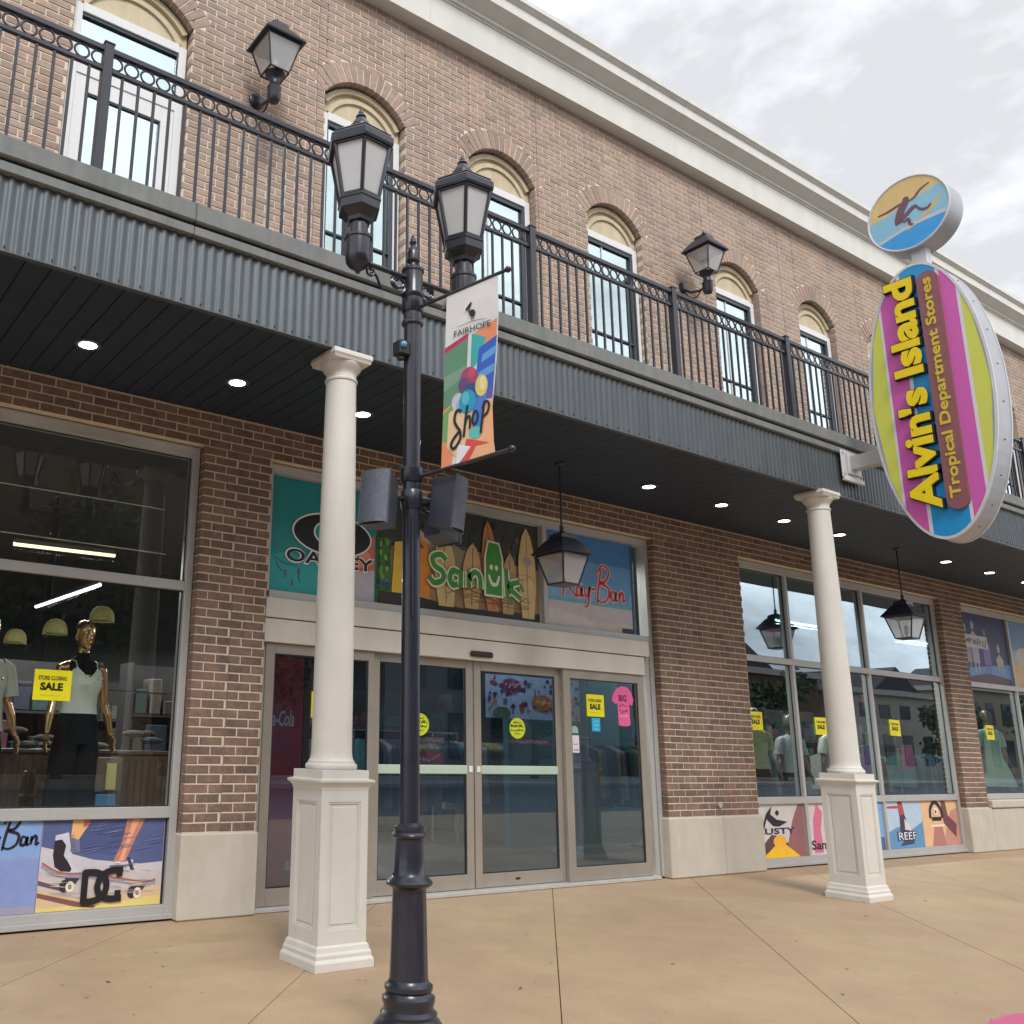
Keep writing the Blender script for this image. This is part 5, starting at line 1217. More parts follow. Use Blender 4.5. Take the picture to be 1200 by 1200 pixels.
# ================================================================== INSIDE THE SHOP
TUBE = glow('tube_light', (1.0, .93, .52), 1.1); TUBEW = glow('tube_light_white', (.9, .95, 1.0), 2.5)
def tube(a, b, mt, lab, P=30):
    r = thing('tube_light', a, lab, 'ceiling light', 'tube lights inside the shop')
    la = bpy.data.lights.new('tube_lamp', 'AREA'); la.shape = 'RECTANGLE'; la.size = (Vector(b)-Vector(a)).length; la.size_y = .08; la.energy = P; la.color = (1, .97, .88)
    lo = bpy.data.objects.new('tube_lamp', la); COL.objects.link(lo); lo.location = ((a[0]+b[0])/2, (a[1]+b[1])/2, min(a[2], b[2])-.05)
    if abs(b[1]-a[1]) > abs(b[0]-a[0]): lo.rotation_euler = (0, 0, pi/2)
    q = MB(); q.tube([a, b], .022, 8); q.build('tube', mt, r); q = MB(); q.tube([(a[0], a[1], a[2]+.03), (b[0], b[1], b[2]+.03)], .03, 4); q.build('housing', mat('tube_housing', (.3, .3, .3), .5), r)
tube((2.09, 2.5, 3.127), (3.12, 2.5, 3.142), TUBE, 'warm yellow tube light seen through the upper pane of the left window', P=45)
tube((3.27, 6.0, 3.0), (3.344, 3.6, 3.0), TUBEW, 'white tube light running away from the glass behind the mannequin head')
tube((11.0, 1.7, 3.35), (12.6, 1.7, 3.35), TUBEW, 'white tube light added near the glass to brighten the wide window, left one', P=55)  # fill light added to bring up the mannequins in this window
tube((13.6, 1.7, 3.35), (15.2, 1.7, 3.35), TUBEW, 'white tube light added near the glass to brighten the wide window, right one', P=55)  # second added fill light for the same display
tube((17.2, 1.7, 3.35), (18.8, 1.7, 3.35), TUBEW, 'white tube light added near the glass to brighten the far right window', P=45)  # added fill light for the far window display
tube((6.9, .9, 3.45), (8.3, .9, 3.45), TUBEW, 'white tube light added just inside to brighten the space behind the right door leaf', P=16)  # added fill light, lifts the dark interior behind the doors
for i, (a, b) in enumerate((((8.6, 6.5, 3.1), (9.8, 6.5, 3.1)), ((5.6, 5.0, 3.1), (6.6, 5.0, 3.1)), ((7.2, 8.0, 3.0), (9.0, 8.0, 3.0)), ((5.0, 3.0, 2.9), (5.7, 3.0, 2.9)), ((6.4, 3.0, 3.2), (7.2, 3.0, 3.2)))):
    tube(a, b, TUBEW, ['white tube light deep behind the sliding doors', 'white tube light behind the left sliding door', 'white tube light at the back of the shop', 'white tube light just inside the left sidelight', 'white tube light just inside the sliding doors'][i])
CH_ = mat('chrome_rail', (.6, .62, .64), .2, metal=.9)
def rail(a, b, lab):
    q = MB(); q.tube([a, b], .010, 6); q.build('garment_rail', CH_, None, label=lab, cat='rail')
rail((.4, .9, 3.30), (3.0, .9, 3.30), 'upper chrome rail behind the left window glass above the yellow tube')
rail((.4, 1.3, 2.98), (3.2, 1.3, 2.98), 'lower chrome rail level with the yellow tube light')
rail((1.4, 1.6, 1.72), (4.4, 1.6, 1.70), 'thin chrome rail crossing behind the golden mannequin')
# display counter
WOOD = mat('ribbed_wood', (.12, .075, .05), .6, var=.35, scale=14, streak=(40, .8, .5, (.05, .032, .025)))
ct = thing('display_counter', (1.8, .95, .3), 'ribbed brown wooden counter behind the mannequins in the left window', 'counter')
MB().cbox(-1, 3.30, .95, 1.4, .05, 1.16, .01).build('counter_body', WOOD, ct)
for k in range(71):
    if k == 0: rm = MB().cbox(-.02, .02, .938, .949, .08, 1.13, .003).mesh('slat', WOOD)
    o = link('slat', rm, ct); o.location = (Vector((-.95+k*.06, 0, 0)))
MB().cbox(-1.02, 3.32, .93, 1.42, 1.161, 1.19, .006).build('counter_top', mat('counter_top', (.10, .08, .065), .4), ct)
rr = random.Random(3)
for k in range(26):
    xx = rr.uniform(.2, 3.1); zz = 1.192+.055*rr.choice((0, 0, 1, 2)); q = MB(); q.smooth = True; q.ball((xx, rr.uniform(1.05, 1.3), zz+.03), .10, 12, 6, (1, .7, .32)); q.build('folded_garment', mat('garment_%s' % rr.choice(('rust', 'khaki', 'teal', 'cream')), rr.choice(((.10, .05, .04), (.10, .10, .07), (.03, .09, .10), (.16, .15, .13))), .9, var=.4, scale=30, bump=.6, bscale=40), ct)
MB().cbox(-1.5, 3.6, .26, .92, .032, .44, .01).build('display_platform', mat('platform_paint', (.05, .05, .055), .6), None, label='low dark display platform under the mannequins behind the left window', cat='platform')
# blue and yellow stack at the right of the counter
r = thing('goods_stack', (2.35, .5, .44), 'stack with a blue box and a yellow tag at the mannequin feet', 'boxes'); MB().cbox(2.46, 2.62, .5, .7, .45, .87, .01).build('box', mat('blue_box', (.05, .16, .30), .5), r); MB().cbox(2.52, 2.60, .48, .5, .90, 1.10, .004).build('tag', mat('yellow_tag', (.42, .38, .12), .6), r); MB().cbox(2.45, 2.66, .51, .72, .88, 1.14, .01).build('box', mat('brown_box', (.10, .075, .055), .7), r)
# dark merchandise behind
rr = random.Random(11)
shelf_cols = [(.05, .10, .11), (.08, .07, .07), (.14, .12, .10), (.03, .09, .11), (.12, .05, .06), (.07, .09, .05), (.16, .15, .14), (.04, .05, .09)]
SM = [mat('goods_%d' % i, tuple(v*.75 for v in c), .8, var=.35, scale=22, bump=.4, bscale=30) for i, c in enumerate(shelf_cols)]
for i, (m_, nm) in enumerate(zip(SM, 'teal grey sand petrol maroon olive pale navy'.split())): m_.name = nm+'_goods'
def shelf(x, y, w_, lab, h=2.1, n=4):
    r = thing('merchandise_shelf', (x+w_/2, y, .03), lab, 'shelf', 'shelves of folded goods inside the shop')
    q = MB(); q.box(x, x+.03, y, y+.4, .03, h); q.box(x+w_-.03, x+w_, y, y+.4, .03, h)
    q.box(x+.03, x+w_-.03, y+.37, y+.4, .03, h); q.build('case', mat('shelf_dark', (.035, .035, .04), .6), r)
    for k in range(n):
        z = .1+(h-.2)*k/n; MB().box(x+.031, x+w_-.031, y+.005, y+.369, z, z+.025).build('shelf_board', M['shelf_dark'], r)
        xx = x+.06
        while xx < x+w_-.2:
            ww = rr.uniform(.12, .24); hh_ = rr.uniform(.12, (h-.2)/n-.08); MB().cbox(xx, min(xx+ww, x+w_-.04), y+.02, y+.3, z+.026, z+.026+hh_, .012).build('folded_stack', rr.choice(SM), r); xx += ww+rr.uniform(.01, .05)
for i, (x, y, w_) in enumerate(((-.6, 3.2, 2.0), (1.6, 3.4, 1.8), (3.6, 3.0, 1.7), (5.6, 4.5, 1.6), (7.6, 4.8, 2.0), (10.4, 3.2, 2.0), (12.8, 3.4, 2.2), (15.4, 3.2, 2.2), (18.2, 3.4, 2.2), (4.4, 6.5, 2.0))):
    shelf(x, y, w_, ['shelf of folded goods deep behind the left window edge', 'shelf of folded goods behind the golden mannequin', 'shelf of folded goods behind the first brick pier', 'shelf of folded goods behind the sliding doors', 'shelf of folded goods behind the right sidelight', 'shelf of folded goods behind the left pane of the wide window', 'shelf of folded goods behind the middle of the wide window', 'shelf of folded goods behind the narrow pier', 'shelf of folded goods in the far right window', 'shelf at the very back of the shop'][i])
# teal feature wall and patterned banner inside the doors
MB().box(8.7, 11.2, 2.6, 2.7, .03, 3.9).build('feature_wall', mat('teal_wall', (.035, .10, .12), .6, var=.2), None, label='teal feature wall inside the shop behind the right door', cat='wall')
r = thing('hanging_banner', (7.9, 1.5, 1.62), 'pale blue hanging banner with red and purple dots inside the right sliding door', 'banner')
A = wallart(7.33, 1.63, 1.5); A.rect(0, 0, 1.55, .50, (176, 200, 236), 0, th=.003); A.lv = .004
for k in range(75): A.ell(rr.uniform(.03, 1.52), rr.uniform(.03, .47), rr.uniform(.012, .04), rr.uniform(.012, .035), rr.choice([(150, 40, 70), (70, 60, 130), (90, 50, 100), (60, 100, 150), (200, 130, 90), (180, 60, 90)]))
A.ell(.40, .38, .15, .085, (140, 50, 110)); A.ell(.9, .2, .17, .09, (196, 128, 80)); A.ell(.24, .06, .14, .07, (84, 120, 100)); A.build('print', r)
A = wallart(7.33, 1.63, 1.5); A.lv = .036; scrib(A, .28, .52, .35, .06, (226, 200, 220), 5, .014); scrib(A, .78, 1.02, .17, .06, (230, 210, 180), 5, .012); A.build('lettering', r)
# red drinks machine
r = thing('drinks_machine', (4.15, .6, .03), 'tall red drinks machine with white script lettering behind the left sidelight', 'vending machine')
MB().cbox(3.70, 4.36, .62, 1.3, .04, 2.05, .015).build('cabinet', mat('drinks_red', (.50, .03, .07), .35, var=.1, coat=.3), r)
MB().cbox(4.368, 4.44, .63, 1.3, .05, 2.03, .008).build('side_panel', mat('machine_dark', (.07, .05, .05), .5), r)
A = Art((4.30, .617, 1.50), (-1, 0, 0), (0, 0, 1), (0, -1, 0)); A.U = Vector((1, 0, 0)); A.O = Vector((3.93, .617, 1.50)); A.lv = .002; WT = (240, 236, 236)
A.text('Coca-Cola', -.04, -.07, .33, .07, WT, .02, shear=.3)
A.build('lettering', r); MB().box(4.22, 4.27, .612, .619, .22, .30).build('price_tag', mat('paper_tag', (.5, .5, .5), .6), r)

rr = random.Random(21)
def rack(x, y, w_, lab):
    r = thing('clothes_rack', (x, y, .03), lab, 'clothes rack', 'clothes racks standing inside the shop')
    q = MB(); q.tube([(x, y, .05), (x, y, 1.45), (x+w_, y, 1.45), (x+w_, y, .05)], .014, 8); q.tube([(x, y-.25, .045), (x, y+.25, .045)], .014, 6); q.tube([(x+w_, y-.25, .045), (x+w_, y+.25, .045)], .014, 6); q.build('rack_frame', CH_, r)
    n = int(w_/.075)
    for k in range(n):
        xx = x+.05+k*.075; h_ = rr.uniform(.5, .8); q = MB(); q.smooth = True; vs = []
        for j in range(7):
            t = j/6; yy = y-.22+.44*t; b = .012*sin(j*2+k); vs += [(xx+b, yy, 1.36-abs(t-.5)*.16), (xx+b*2+.01, y+(yy-y)*1.12, 1.36-h_)]
        q.add(vs, [(2*j, 2*j+2, 2*j+3, 2*j+1) for j in range(6)])
        vs2 = [(v[0]+.028, v[1], v[2]) for v in vs]; q.add(vs2, [(2*j, 2*j+1, 2*j+3, 2*j+2) for j in range(6)])
        q.build('garment', mat('rack_cloth_%s' % rr.choice(('coral', 'navy', 'white', 'aqua', 'lemon', 'black')), rr.choice(((.28, .08, .06), (.03, .05, .12), (.35, .35, .33), (.05, .20, .22), (.34, .30, .08), (.03, .03, .03))), .9, var=.3, scale=20), r)
for a in ((5.9, 2.1, 1.5, 'clothes rack inside behind the left sliding door'), (7.9, 3.2, 1.3, 'clothes rack inside behind the right sliding door'), (9.4, 2.0, 1.2, 'clothes rack inside behind the right sidelight'), (12.4, 2.2, 1.6, 'clothes rack behind the left pane of the wide window'), (15.0, 2.0, 1.6, 'clothes rack behind the mullions of the wide window'), (17.6, 2.1, 1.4, 'clothes rack behind the rightmost pane of the wide window'), (20.4, 2.2, 1.4, 'clothes rack in the far right shop window')): rack(*a)

# ---- caps on the wall rack
def cap_hat(x, y, z, lab, s=1.0, yaw=0):
    r = thing('cap', (x, y, z), lab, 'cap', 'pale yellow caps on the rack in the left window')
    q = MB(); q.smooth = True; n = 20; prof_ = [(.100, 0), (.099, .03), (.092, .065), (.075, .098), (.048, .118), (.018, .126), (.002, .127)]
    X = Matrix.Translation((x, y, z)) @ Matrix.Rotation(yaw, 4, 'Z') @ Matrix.Scale(s, 4); q.X = X
    q.lathe(prof_, 0, 0, n); q.build('crown', mat('straw_cloth', (.66, .61, .24), .8, var=.15, scale=60, bump=.5, bscale=220), r)
    q = MB(); q.X = X; q.smooth = True; vs = []
    for k in range(13):
        a = pi+pi*k/12; c, s_ = cos(a), sin(a); vs += [(.098*c, .098*s_, .004), (.104*c, (.100+.07*abs(s_)**.8)*s_, -.012-.004*(-s_))]
    q.add(vs, [(2*k, 2*k+1, 2*k+3, 2*k+2) for k in range(12)]+[(2*k, 2*k+2, 2*k+3, 2*k+1) for k in range(12)]); q.build('brim', mat('cap_brim', (.66, .62, .38), .7), r)
    q = MB(); q.tube([(x, y+.02, z+.03), (x, y+.3, z+.0)], .005, 5); q.build('peg', CH_, r)
cap_hat(2.055, .62, 2.075, 'pale yellow cap on the rack left of the golden mannequin head', .95, -.5); cap_hat(2.415, .6, 2.205, 'pale yellow cap on the rack right of the golden mannequin head', 1.0); cap_hat(1.76, .64, 1.985, 'pale yellow cap lowest on the rack near the left photo edge', .85, -.3)

# ---- mannequins: one continuous skinned body, clothes as children
def loft(q, rings, n=16):
    """rings: (centre, rx, ry, optional yaw) stacked roughly upward"""
    vs = []
    for c, rx, ry in rings:
        for i in range(n):
            a = 2*pi*i/n; vs.append((c[0]+rx*cos(a), c[1]+ry*sin(a), c[2]))
    q.add(vs, [(k*n+i, k*n+(i+1) % n, k*n+n+(i+1) % n, k*n+n+i) for k in range(len(rings)-1) for i in range(n)]+[tuple(range(n-1, -1, -1)), tuple(range((len(rings)-1)*n, len(rings)*n))])
def limb(q, pts, rs, n=10):
    q.tube(pts, rs, n); q.ball(pts[0], rs[0], 10, 6); q.ball(pts[-1], rs[-1], 10, 6)
def body_mesh(female=True, arms='down'):
    q = MB(); k = 1.0
    loft(q, [((0, 0, .80), .13, .09), ((0, 0, .88), .155, .105), ((0, 0, .95), .160, .108), ((0, 0, 1.03), .135, .095), ((0, 0, 1.10), .118, .085), ((0, 0, 1.18), .130, .092), ((0, -.01, 1.26), .150, .105), ((0, 0, 1.34), .158, .098), ((0, 0, 1.40), .150, .082), ((0, .005, 1.44), .10, .065), ((0, .01, 1.47), .052, .052), ((0, .005, 1.55), .046, .048), ((0, 0, 1.58), .05, .052)])
    # head with brow, nose, chin, ears
    loft(q, [((0, -.012, 1.525), .022, .025), ((0, -.016, 1.55), .042, .058), ((0, -.012, 1.58), .056, .076), ((0, -.006, 1.615), .066, .086), ((0, 0, 1.65), .072, .092), ((0, .004, 1.69), .073, .095), ((0, .006, 1.725), .064, .085), ((0, .006, 1.752), .044, .060), ((0, .006, 1.765), .015, .02)])
    q.ball((0, -.092, 1.612), .013, 8, 6, (.8, 1.1, 1.6)); q.ball((0, -.084, 1.578), .016, 8, 6, (1.5, .7, .5)); q.ball((0, -.072, 1.535), .02, 8, 6)
    for s in (-1, 1):
        q.ball((s*.070, .008, 1.62), .018, 8, 6, (.5, 1, 1.6)); q.ball((s*.03, -.080, 1.648), .017, 8, 6, (1.5, .7, .5))
        q.ball((s*.062, -.075, 1.275), .058, 10, 8, (1, .8, 1))
        sh = (s*.165, 0, 1.375); el = (s*.215, .0, 1.11); wr = (s*.262, -.055, .885)
        limb(q, [(s*.12, 0, 1.39), sh, (s*.185, 0, 1.27), el], [.045, .050, .044, .036]); limb(q, [el, (s*.24, -.025, 1.02), wr], [.036, .036, .022])
        # hand: palm, four fingers of unequal length, thumb from its side
        pc = Vector(wr)+Vector((s*.012, -.02, -.05)); q.ball(pc, .034, 10, 8, (.55, .95, 1.35))
        for j, (dy, ln) in enumerate(((-.024, .066), (-.008, .075), (.009, .070), (.024, .054))):
            a = pc+Vector((s*.002, dy, -.035)); b = a+Vector((s*.006, dy*.25-.006, -ln*.5)); c = b+Vector((-s*.010, -.006, -ln*.48)); limb(q, [tuple(a), tuple(b), tuple(c)], [.0095, .0088, .0075], 6)
        a = pc+Vector((0, -.028, .005)); b = a+Vector((-s*.004, -.024, -.022)); c = b+Vector((-s*.004, -.006, -.026)); limb(q, [tuple(a), tuple(b), tuple(c)], [.012, .0105, .009], 6)
        hp = (s*.085, 0, .84); kn = (s*.10, -.01, .47); an = (s*.105, .01, .09)
        limb(q, [hp, (s*.092, 0, .66), kn], [.088, .075, .052]); limb(q, [kn, (s*.104, .015, .32), an], [.052, .050, .032]); limb(q, [an, (s*.108, -.07, .045), (s*.11, -.14, .03)], [.035, .034, .024])
    me = bpy.data.meshes.new('body'); me.from_pydata(q.v, [], q.f)
    ob = bpy.data.objects.new('tmp_body', me); COL.objects.link(ob)
    md = ob.modifiers.new('r', 'REMESH'); md.mode = 'VOXEL'; md.voxel_size = .0085; md.use_smooth_shade = True
    sm = ob.modifiers.new('s', 'SMOOTH'); sm.factor = .5; sm.iterations = 3
    dg = bpy.context.evaluated_depsgraph_get(); res = bpy.data.meshes.new_from_object(ob.evaluated_get(dg)); bpy.data.objects.remove(ob)
    return res
GOLD = mat('gold_gloss', (.52, .33, .18), .22, metal=.85, var=.06); WHM = mat('bronze_mannequin', (.16, .13, .11), .35, metal=.3)
BM = body_mesh(); BM.materials.clear(); BM.materials.append(GOLD)
BM2 = BM.copy(); BM2.materials.clear(); BM2.materials.append(WHM)
def cloth_loft(name, rings, mt, parent, n=28, fold=.0, nf=9):
    q = MB(); q.smooth = True; vs = []
    for idx, (c, rx, ry) in enumerate(rings):
        for i in range(n):
            a = 2*pi*i/n; f_ = 1+fold*sin(nf*a+idx*.4); vs.append((c[0]+rx*f_*cos(a), c[1]+ry*f_*sin(a), c[2]))
    q.add(vs, [(k*n+i, k*n+(i+1) % n, k*n+n+(i+1) % n, k*n+n+i) for k in range(len(rings)-1) for i in range(n)]); return q.build(name, mt, parent)
def mannequin(x, y, z, yaw, lab, top='tank', meta=BM, topc=None, botc=None, bottom='trousers', s=1.0):
    r = thing('mannequin', (0, 0, 0), lab, 'mannequin', 'dressed mannequins in the shop windows')
    link('body', meta, r)
    topc = topc or mat('sage_satin', (.56, .60, .53), .5, var=.12, scale=10, bump=.15, bscale=14); botc = botc or mat('black_cloth', (.009, .010, .012), .9, spec=.15)
    if top == 'tank':
        cloth_loft('camisole', [((0, 0, 1.03), .152, .112), ((0, 0, 1.10), .142, .104), ((0, -.002, 1.18), .148, .108), ((0, -.012, 1.25), .166, .130), ((0, -.008, 1.31), .166, .118)], topc, r, fold=.018)
        q = MB(); q.smooth = True
        # bib of the camisole in two rising panels with straps
        for s_ in (-1, 1):
            vs = [(s_*.004, -.142, 1.30), (s_*.155, -.075, 1.30), (s_*.12, -.092, 1.36), (s_*.085, -.098, 1.385), (s_*.05, -.128, 1.345)]
            q.add(vs, [(0, 1, 2, 3, 4)])
            q.tube([(s_*.085, -.098, 1.383), (s_*.09, -.07, 1.43), (s_*.10, .0, 1.445), (s_*.09, .07, 1.40), (s_*.08, .11, 1.31)], .004, 6)
        q.build('strap', topc, r)
        cloth_loft('necklace_yoke', [((0, -.0, 1.33), .150, .105), ((0, 0, 1.40), .150, .088), ((0, .004, 1.445), .098, .070), ((0, .008, 1.475), .056, .056), ((0, .005, 1.50), .050, .052)], botc, r)
    else:
        cloth_loft('shirt', [((0, 0, .90), .185, .135), ((0, 0, 1.0), .172, .125), ((0, 0, 1.12), .158, .115), ((0, -.005, 1.25), .172, .132), ((0, 0, 1.36), .178, .112), ((0, 0, 1.42), .14, .085), ((0, .005, 1.455), .075, .065)], topc, r, fold=.015)
        for s_ in (-1, 1):
            q = MB(); q.smooth = True; q.tube([(s_*.12, 0, 1.39), (s_*.18, 0, 1.36), (s_*.215, 0, 1.24), (s_*.225, -.005, 1.16)], [.062, .068, .066, .068], 14); q.build('sleeve', topc, r)
    if bottom == 'trousers':
        cloth_loft('waistband', [((0, 0, .80), .175, .125), ((0, 0, .88), .172, .122), ((0, 0, .96), .170, .118), ((0, 0, 1.04), .142, .104)], botc, r)
        for s_ in (-1, 1): cloth_loft('trouser_leg', [((s_*.115, -.0, .06), .135, .13), ((s_*.108, 0, .30), .120, .112), ((s_*.10, 0, .55), .108, .104), ((s_*.088, 0, .78), .100, .112), ((s_*.08, 0, .86), .09, .11)], botc, r, fold=.03, nf=6)
    else: cloth_loft('dress', [((0, 0, .52), .33, .26), ((0, 0, .75), .26, .20), ((0, 0, .95), .18, .13), ((0, 0, 1.08), .138, .105), ((0, -.01, 1.24), .166, .128), ((0, 0, 1.38), .155, .10)], topc, r, fold=.05, nf=11)
    r.location = (x, y, z); r.rotation_euler = (0, 0, yaw); r.scale = (s, s, s)
    return r
mannequin(2.29, .60, .44, radians(8), 'glossy golden mannequin in a sage camisole and wide black trousers behind the left window')
mannequin(1.56, .62, .42, radians(18), 'golden mannequin in a pale tee shirt cut off by the left photo edge', top='tee', topc=mat('pale_tee', (.42, .44, .38), .8, bump=.1, bscale=12))
DARK2 = mat('dark_top', (.02, .025, .03), .8)
mannequin(11.35, .75, .30, radians(-25), 'mannequin in a yellow green top in the left pane of the wide window', top='tee', meta=BM2, topc=mat('lime_top', (.30, .33, .16), .8), s=.9)
mannequin(12.45, .95, .25, radians(-20), 'mannequin in a pale grey top beside the second column', top='tee', meta=BM2, topc=mat('grey_top', (.34, .36, .36), .8), s=.9)
mannequin(13.1, .70, .28, radians(-20), 'mannequin in a sage top half hidden by the second column', top='tee', meta=BM2, s=.9)
mannequin(17.95, .75, .35, radians(-25), 'mannequin in a flared pale green dress in the far right shop window', top='tee', meta=BM2, topc=mat('mint_dress', (.30, .42, .33), .8), bottom='dress')
# hanging goods in the wide window
def hanging(x, y, z, w_, h, c, lab):
    r = thing('hanging_towel', (x, y, z), lab, 'towel', 'coloured towels and bags hanging in the wide window')
    q = MB(); q.smooth = True; n = 16; vs = []
    for k in range(n+1): vs += [(x+w_*k/n, y+.02*sin(k*1.1), z), (x+w_*k/n*.98, y+.012*sin(k*1.1), z+h)]
    q.add(vs, [(2*k, 2*k+2, 2*k+3, 2*k+1) for k in range(n)]); q.build('cloth', mat('towel_'+'_'.join(str(int(v*99)) for v in c), c, .85, bump=.2), r)
    MB().tube([(x-.02, y, z+h+.005), (x+w_+.02, y, z+h+.005)], .008, 6).build('hanger', CH_, r)
hanging(15.35, .9, 1.12, .30, .36, (.42, .08, .26), 'pink towel low in the rightmost pane of the wide window')
hanging(15.30, 1.4, 2.05, .38, .20, (.50, .03, .06), 'small red banner high in the rightmost pane of the wide window')
hanging(14.0, .8, .95, .25, .5, (.20, .10, .28), 'purple towel just right of the mullion in the wide window')
hanging(14.35, .9, 1.05, .22, .6, (.40, .28, .26), 'tan and pink cloth next to the purple towel')
hanging(13.2, .9, .95, .35, .5, (.34, .06, .18), 'magenta towel right of the second column')
hanging(14.05, 1.1, 1.4, .3, .5, (.08, .22, .18), 'dark green towel above the purple towel')
hanging(18.6, 1.1, 1.0, .3, .3, (.36, .06, .16), 'pink cloth beside the green dress in the far window')

# ================================================================== ACROSS THE STREET (seen in reflections)
BRK2 = mat('far_brick', (.14, .085, .065), .9, var=.2); RF = mat('far_roof', (.06, .06, .07), .8); WN = mat('far_window', (.04, .05, .06), .15)
def house(x0, x1, h, gable, mt, lab, y=-26.5):
    r = thing('shop_building', ((x0+x1)/2, y-4, 0), lab, 'building')
    MB().box(x0, x1, y-9, y, 0, h).build('wall', mt, r); MB().box(x0-.3, x1+.3, y-9.3, y+.35, h+.001, h+.35).build('cornice', mat('far_trim', (.45, .43, .40), .7), r)
    gx = (x0+x1)/2; MB().prism([(gx-gable, h+.35), (gx+gable, h+.35), (gx, h+.35+gable*.55)], y-8, y+.2).build('roof', RF, r)
    n = int((x1-x0)/2.6)
    for k in range(n):
        xx = x0+1.0+k*2.6
        for z0, z1 in ((.8, 2.8), (3.9, min(5.6, h-.6))):
            if z1-z0 > .6: MB().box(xx, xx+1.3, y+.002, y+.05, z0, z1).build('window', WN, r)
house(40, 58, 6.0, 4, BRK2, 'brick shop with a gable across the street, seen in the window reflections')
house(59, 76, 5.4, 3, mat('far_cream', (.42, .39, .33), .8), 'cream shop across the street, seen in the window reflections')
house(77, 98, 6.4, 4, mat('far_tan', (.34, .27, .19), .8), 'tan shop further along the opposite side of the street')
house(99, 130, 5.2, 5, BRK2, 'long low brick shop at the far end of the opposite side')
house(24, 39, 6.6, 4.5, mat('far_grey', (.20, .20, .20), .8), 'grey shop opposite the entrance across the street')
house(-30, 22, 13, 5, BRK2, 'tall brick building opposite the left window across the street')
LEAF = mat('leaf_green', (.045, .075, .03), .7, var=.4, scale=2); BARK = mat('bark', (.09, .065, .05), .9, var=.3)
def tree(x, y, h, rad, seed, lab):
    rr = random.Random(seed); r = thing('street_tree', (x, y, 0), lab, 'tree', 'trees along the far side of the street')
    q = MB(); q.smooth = True; q.tube([(x, y, 0), (x+.05, y, h*.25), (x-.05, y+.1, h*.5), (x, y, h*.8)], [.2, .16, .11, .04], 8)
    cs = []
    for k in range(9):
        a = rr.uniform(0, 6.28); e = rr.uniform(.35, .9); p = (x+cos(a)*rad*.6, y+sin(a)*rad*.6, h*e); cs.append(p); q.tube([(x, y, h*(e-.2)), ((x+p[0])/2, (y+p[1])/2, h*(e-.05)), p], [.07, .05, .02], 5)
    q.build('trunk', BARK, r)
    q = MB()
    for k in range(1700):
        c = rr.choice(cs+[(x, y, h*.75)]); v = Vector((rr.gauss(0, 1), rr.gauss(0, 1), rr.gauss(0, .8))); v = v.normalized()*rad*.52*rr.random()**.45
        p = Vector(c)+v; a = Vector((rr.uniform(-1, 1), rr.uniform(-1, 1), rr.uniform(-1, 1))).normalized(); b = a.orthogonal().normalized(); s_ = rr.uniform(.10, .24)
        q.add([tuple(p-a*s_), tuple(p+b*s_*.5), tuple(p+a*s_), tuple(p-b*s_*.5)], [(0, 1, 2, 3)])
    q.build('crown', LEAF, r)
for i, (x, y, h, rad) in enumerate(((2, -24, 9.5, 3.0), (9, -23.5, 10.5, 3.2), (16, -24, 9.5, 3.0), (81, -22.5, 6, 2.6), (94, -22.5, 6.5, 2.4), (31, -24.5, 5.5, 2.0), (-6, -24, 9, 3), (47, -22.5, 5.5, 1.9), (66, -22.5, 5, 1.8))):
    tree(x, y, h, rad, i+3, ['tree opposite the left window across the street', 'tall tree across the street opposite the golden mannequin', 'tree across the street opposite the doors', 'broad tree far down the opposite pavement', 'tallest tree far down the opposite pavement', 'small tree in front of the grey shop opposite', 'tree at the far left across the street', 'small tree in front of the gabled brick shop opposite', 'small tree in front of the cream shop opposite'][i])

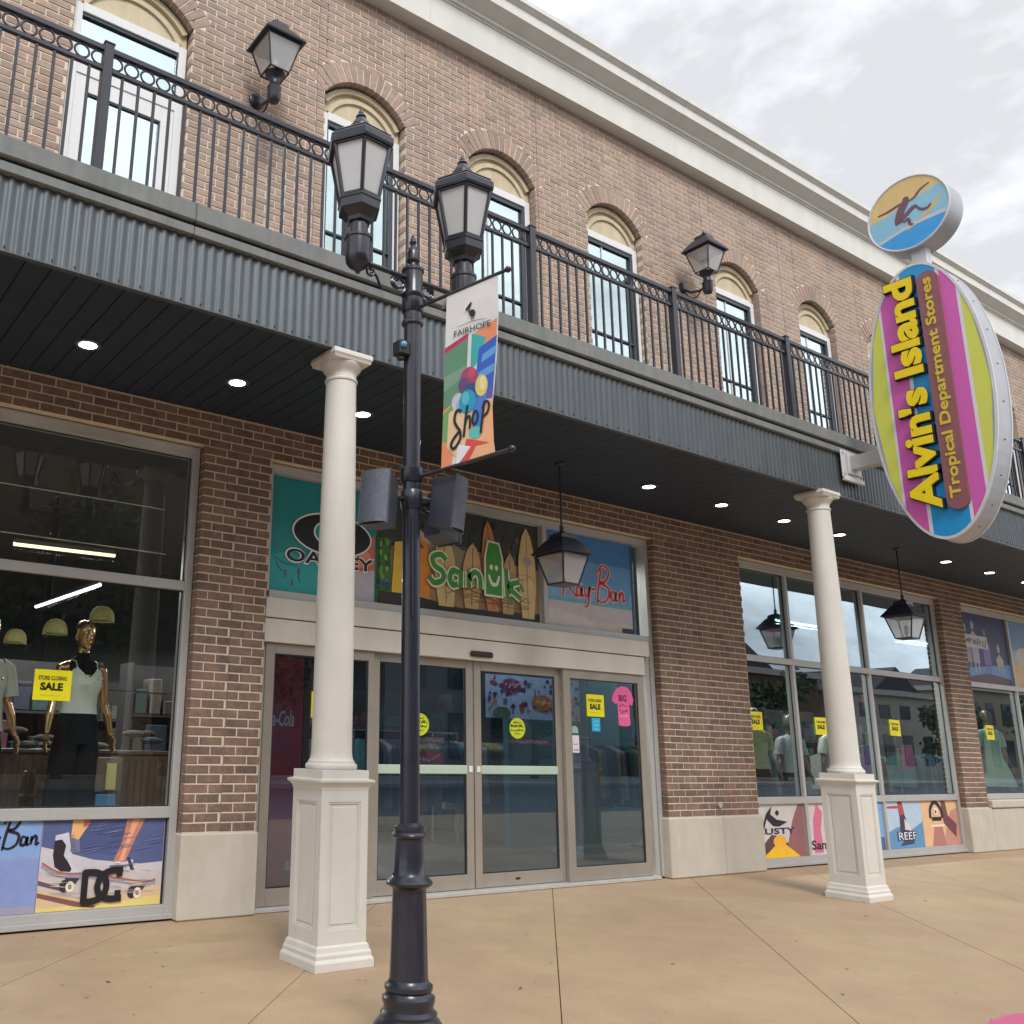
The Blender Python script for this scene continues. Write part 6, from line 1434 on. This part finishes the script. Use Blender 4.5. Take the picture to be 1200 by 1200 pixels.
# ================================================================== SMALL THINGS ON THE PAVEMENT
q = MB(); rr = random.Random(5)
def leafbit(x, y, s, a):
    u = Vector((cos(a), sin(a), 0)); v = Vector((-sin(a), cos(a), 0)); p = Vector((x, y, .003))
    q.add([tuple(p-u*s), tuple(p-v*s*.35+Vector((0, 0, s*.15))), tuple(p+u*s+Vector((0, 0, s*.25))), tuple(p+v*s*.35+Vector((0, 0, .001)))], [(0, 1, 2, 3)])
for k in range(260): leafbit(rr.uniform(0, 18), rr.uniform(-6, -.05)*rr.random()**.4, rr.uniform(.005, .016), rr.uniform(0, 6.3))
for px_, py_ in ((2.05, -.9), (2.35, -1.25), (2.6, -.75), (1.75, -1.7), (1.95, -1.45), (3.9, -2.6), (4.4, -2.4), (4.9, -1.9), (5.2, -2.6), (7.2, -1.6), (7.0, -2.4), (8.2, -2.2), (6.1, -3.2), (9.6, -2.0), (10.6, -1.2), (6.6, -1.0)): leafbit(px_, py_, rr.uniform(.014, .024), rr.uniform(0, 6.3))
for k in range(160): leafbit(rr.uniform(0, 21), rr.uniform(-.14, -.035), rr.uniform(.004, .012), rr.uniform(0, 6.3))
for k in range(120):
    cx_, cy_ = rr.choice(((3.262, -1.593), (9.17, -1.62))); a = rr.choice((0, 1, 2, 3)); t = rr.uniform(-.21, .21); d_ = .213+abs(rr.gauss(0, .012))
    leafbit(cx_+(t if a % 2 else (d_ if a else -d_)), cy_+((d_ if a == 1 else -d_) if a % 2 else t), rr.uniform(.003, .009), rr.uniform(0, 6.3))
q.build('leaf_litter', mat('dry_leaf', (.11, .06, .035), .9, var=.4), None, label='dry leaf scraps and crumbs scattered over the concrete', kind='stuff')
pl = thing('round_planter', (4.70, -5.35, 0), 'pink rounded planter rim cut off by the lower right corner of the photo', 'planter')

q = MB(); q.smooth = True; q.lathe([(.63, 0), (.66, .10), (.68, .19), (.68, .215)], 4.70, -5.35, 72); q.build('rim_wall', mat('dark_rubber_rim', (.04, .025, .03), .6), pl)
q = MB(); q.smooth = True; q.lathe([(.69, .216), (.70, .228), (.695, .24), (.66, .248), (.50, .254), (.001, .258)], 4.70, -5.35, 72); q.build('pink_top', mat('pink_paint', lin((206, 96, 140)), .45, var=.12, scale=5), pl)
pl.location = (4.70, -5.35, 0)
for o in pl.children: o.matrix_parent_inverse = Matrix.Translation((-4.70, 5.35, 0))
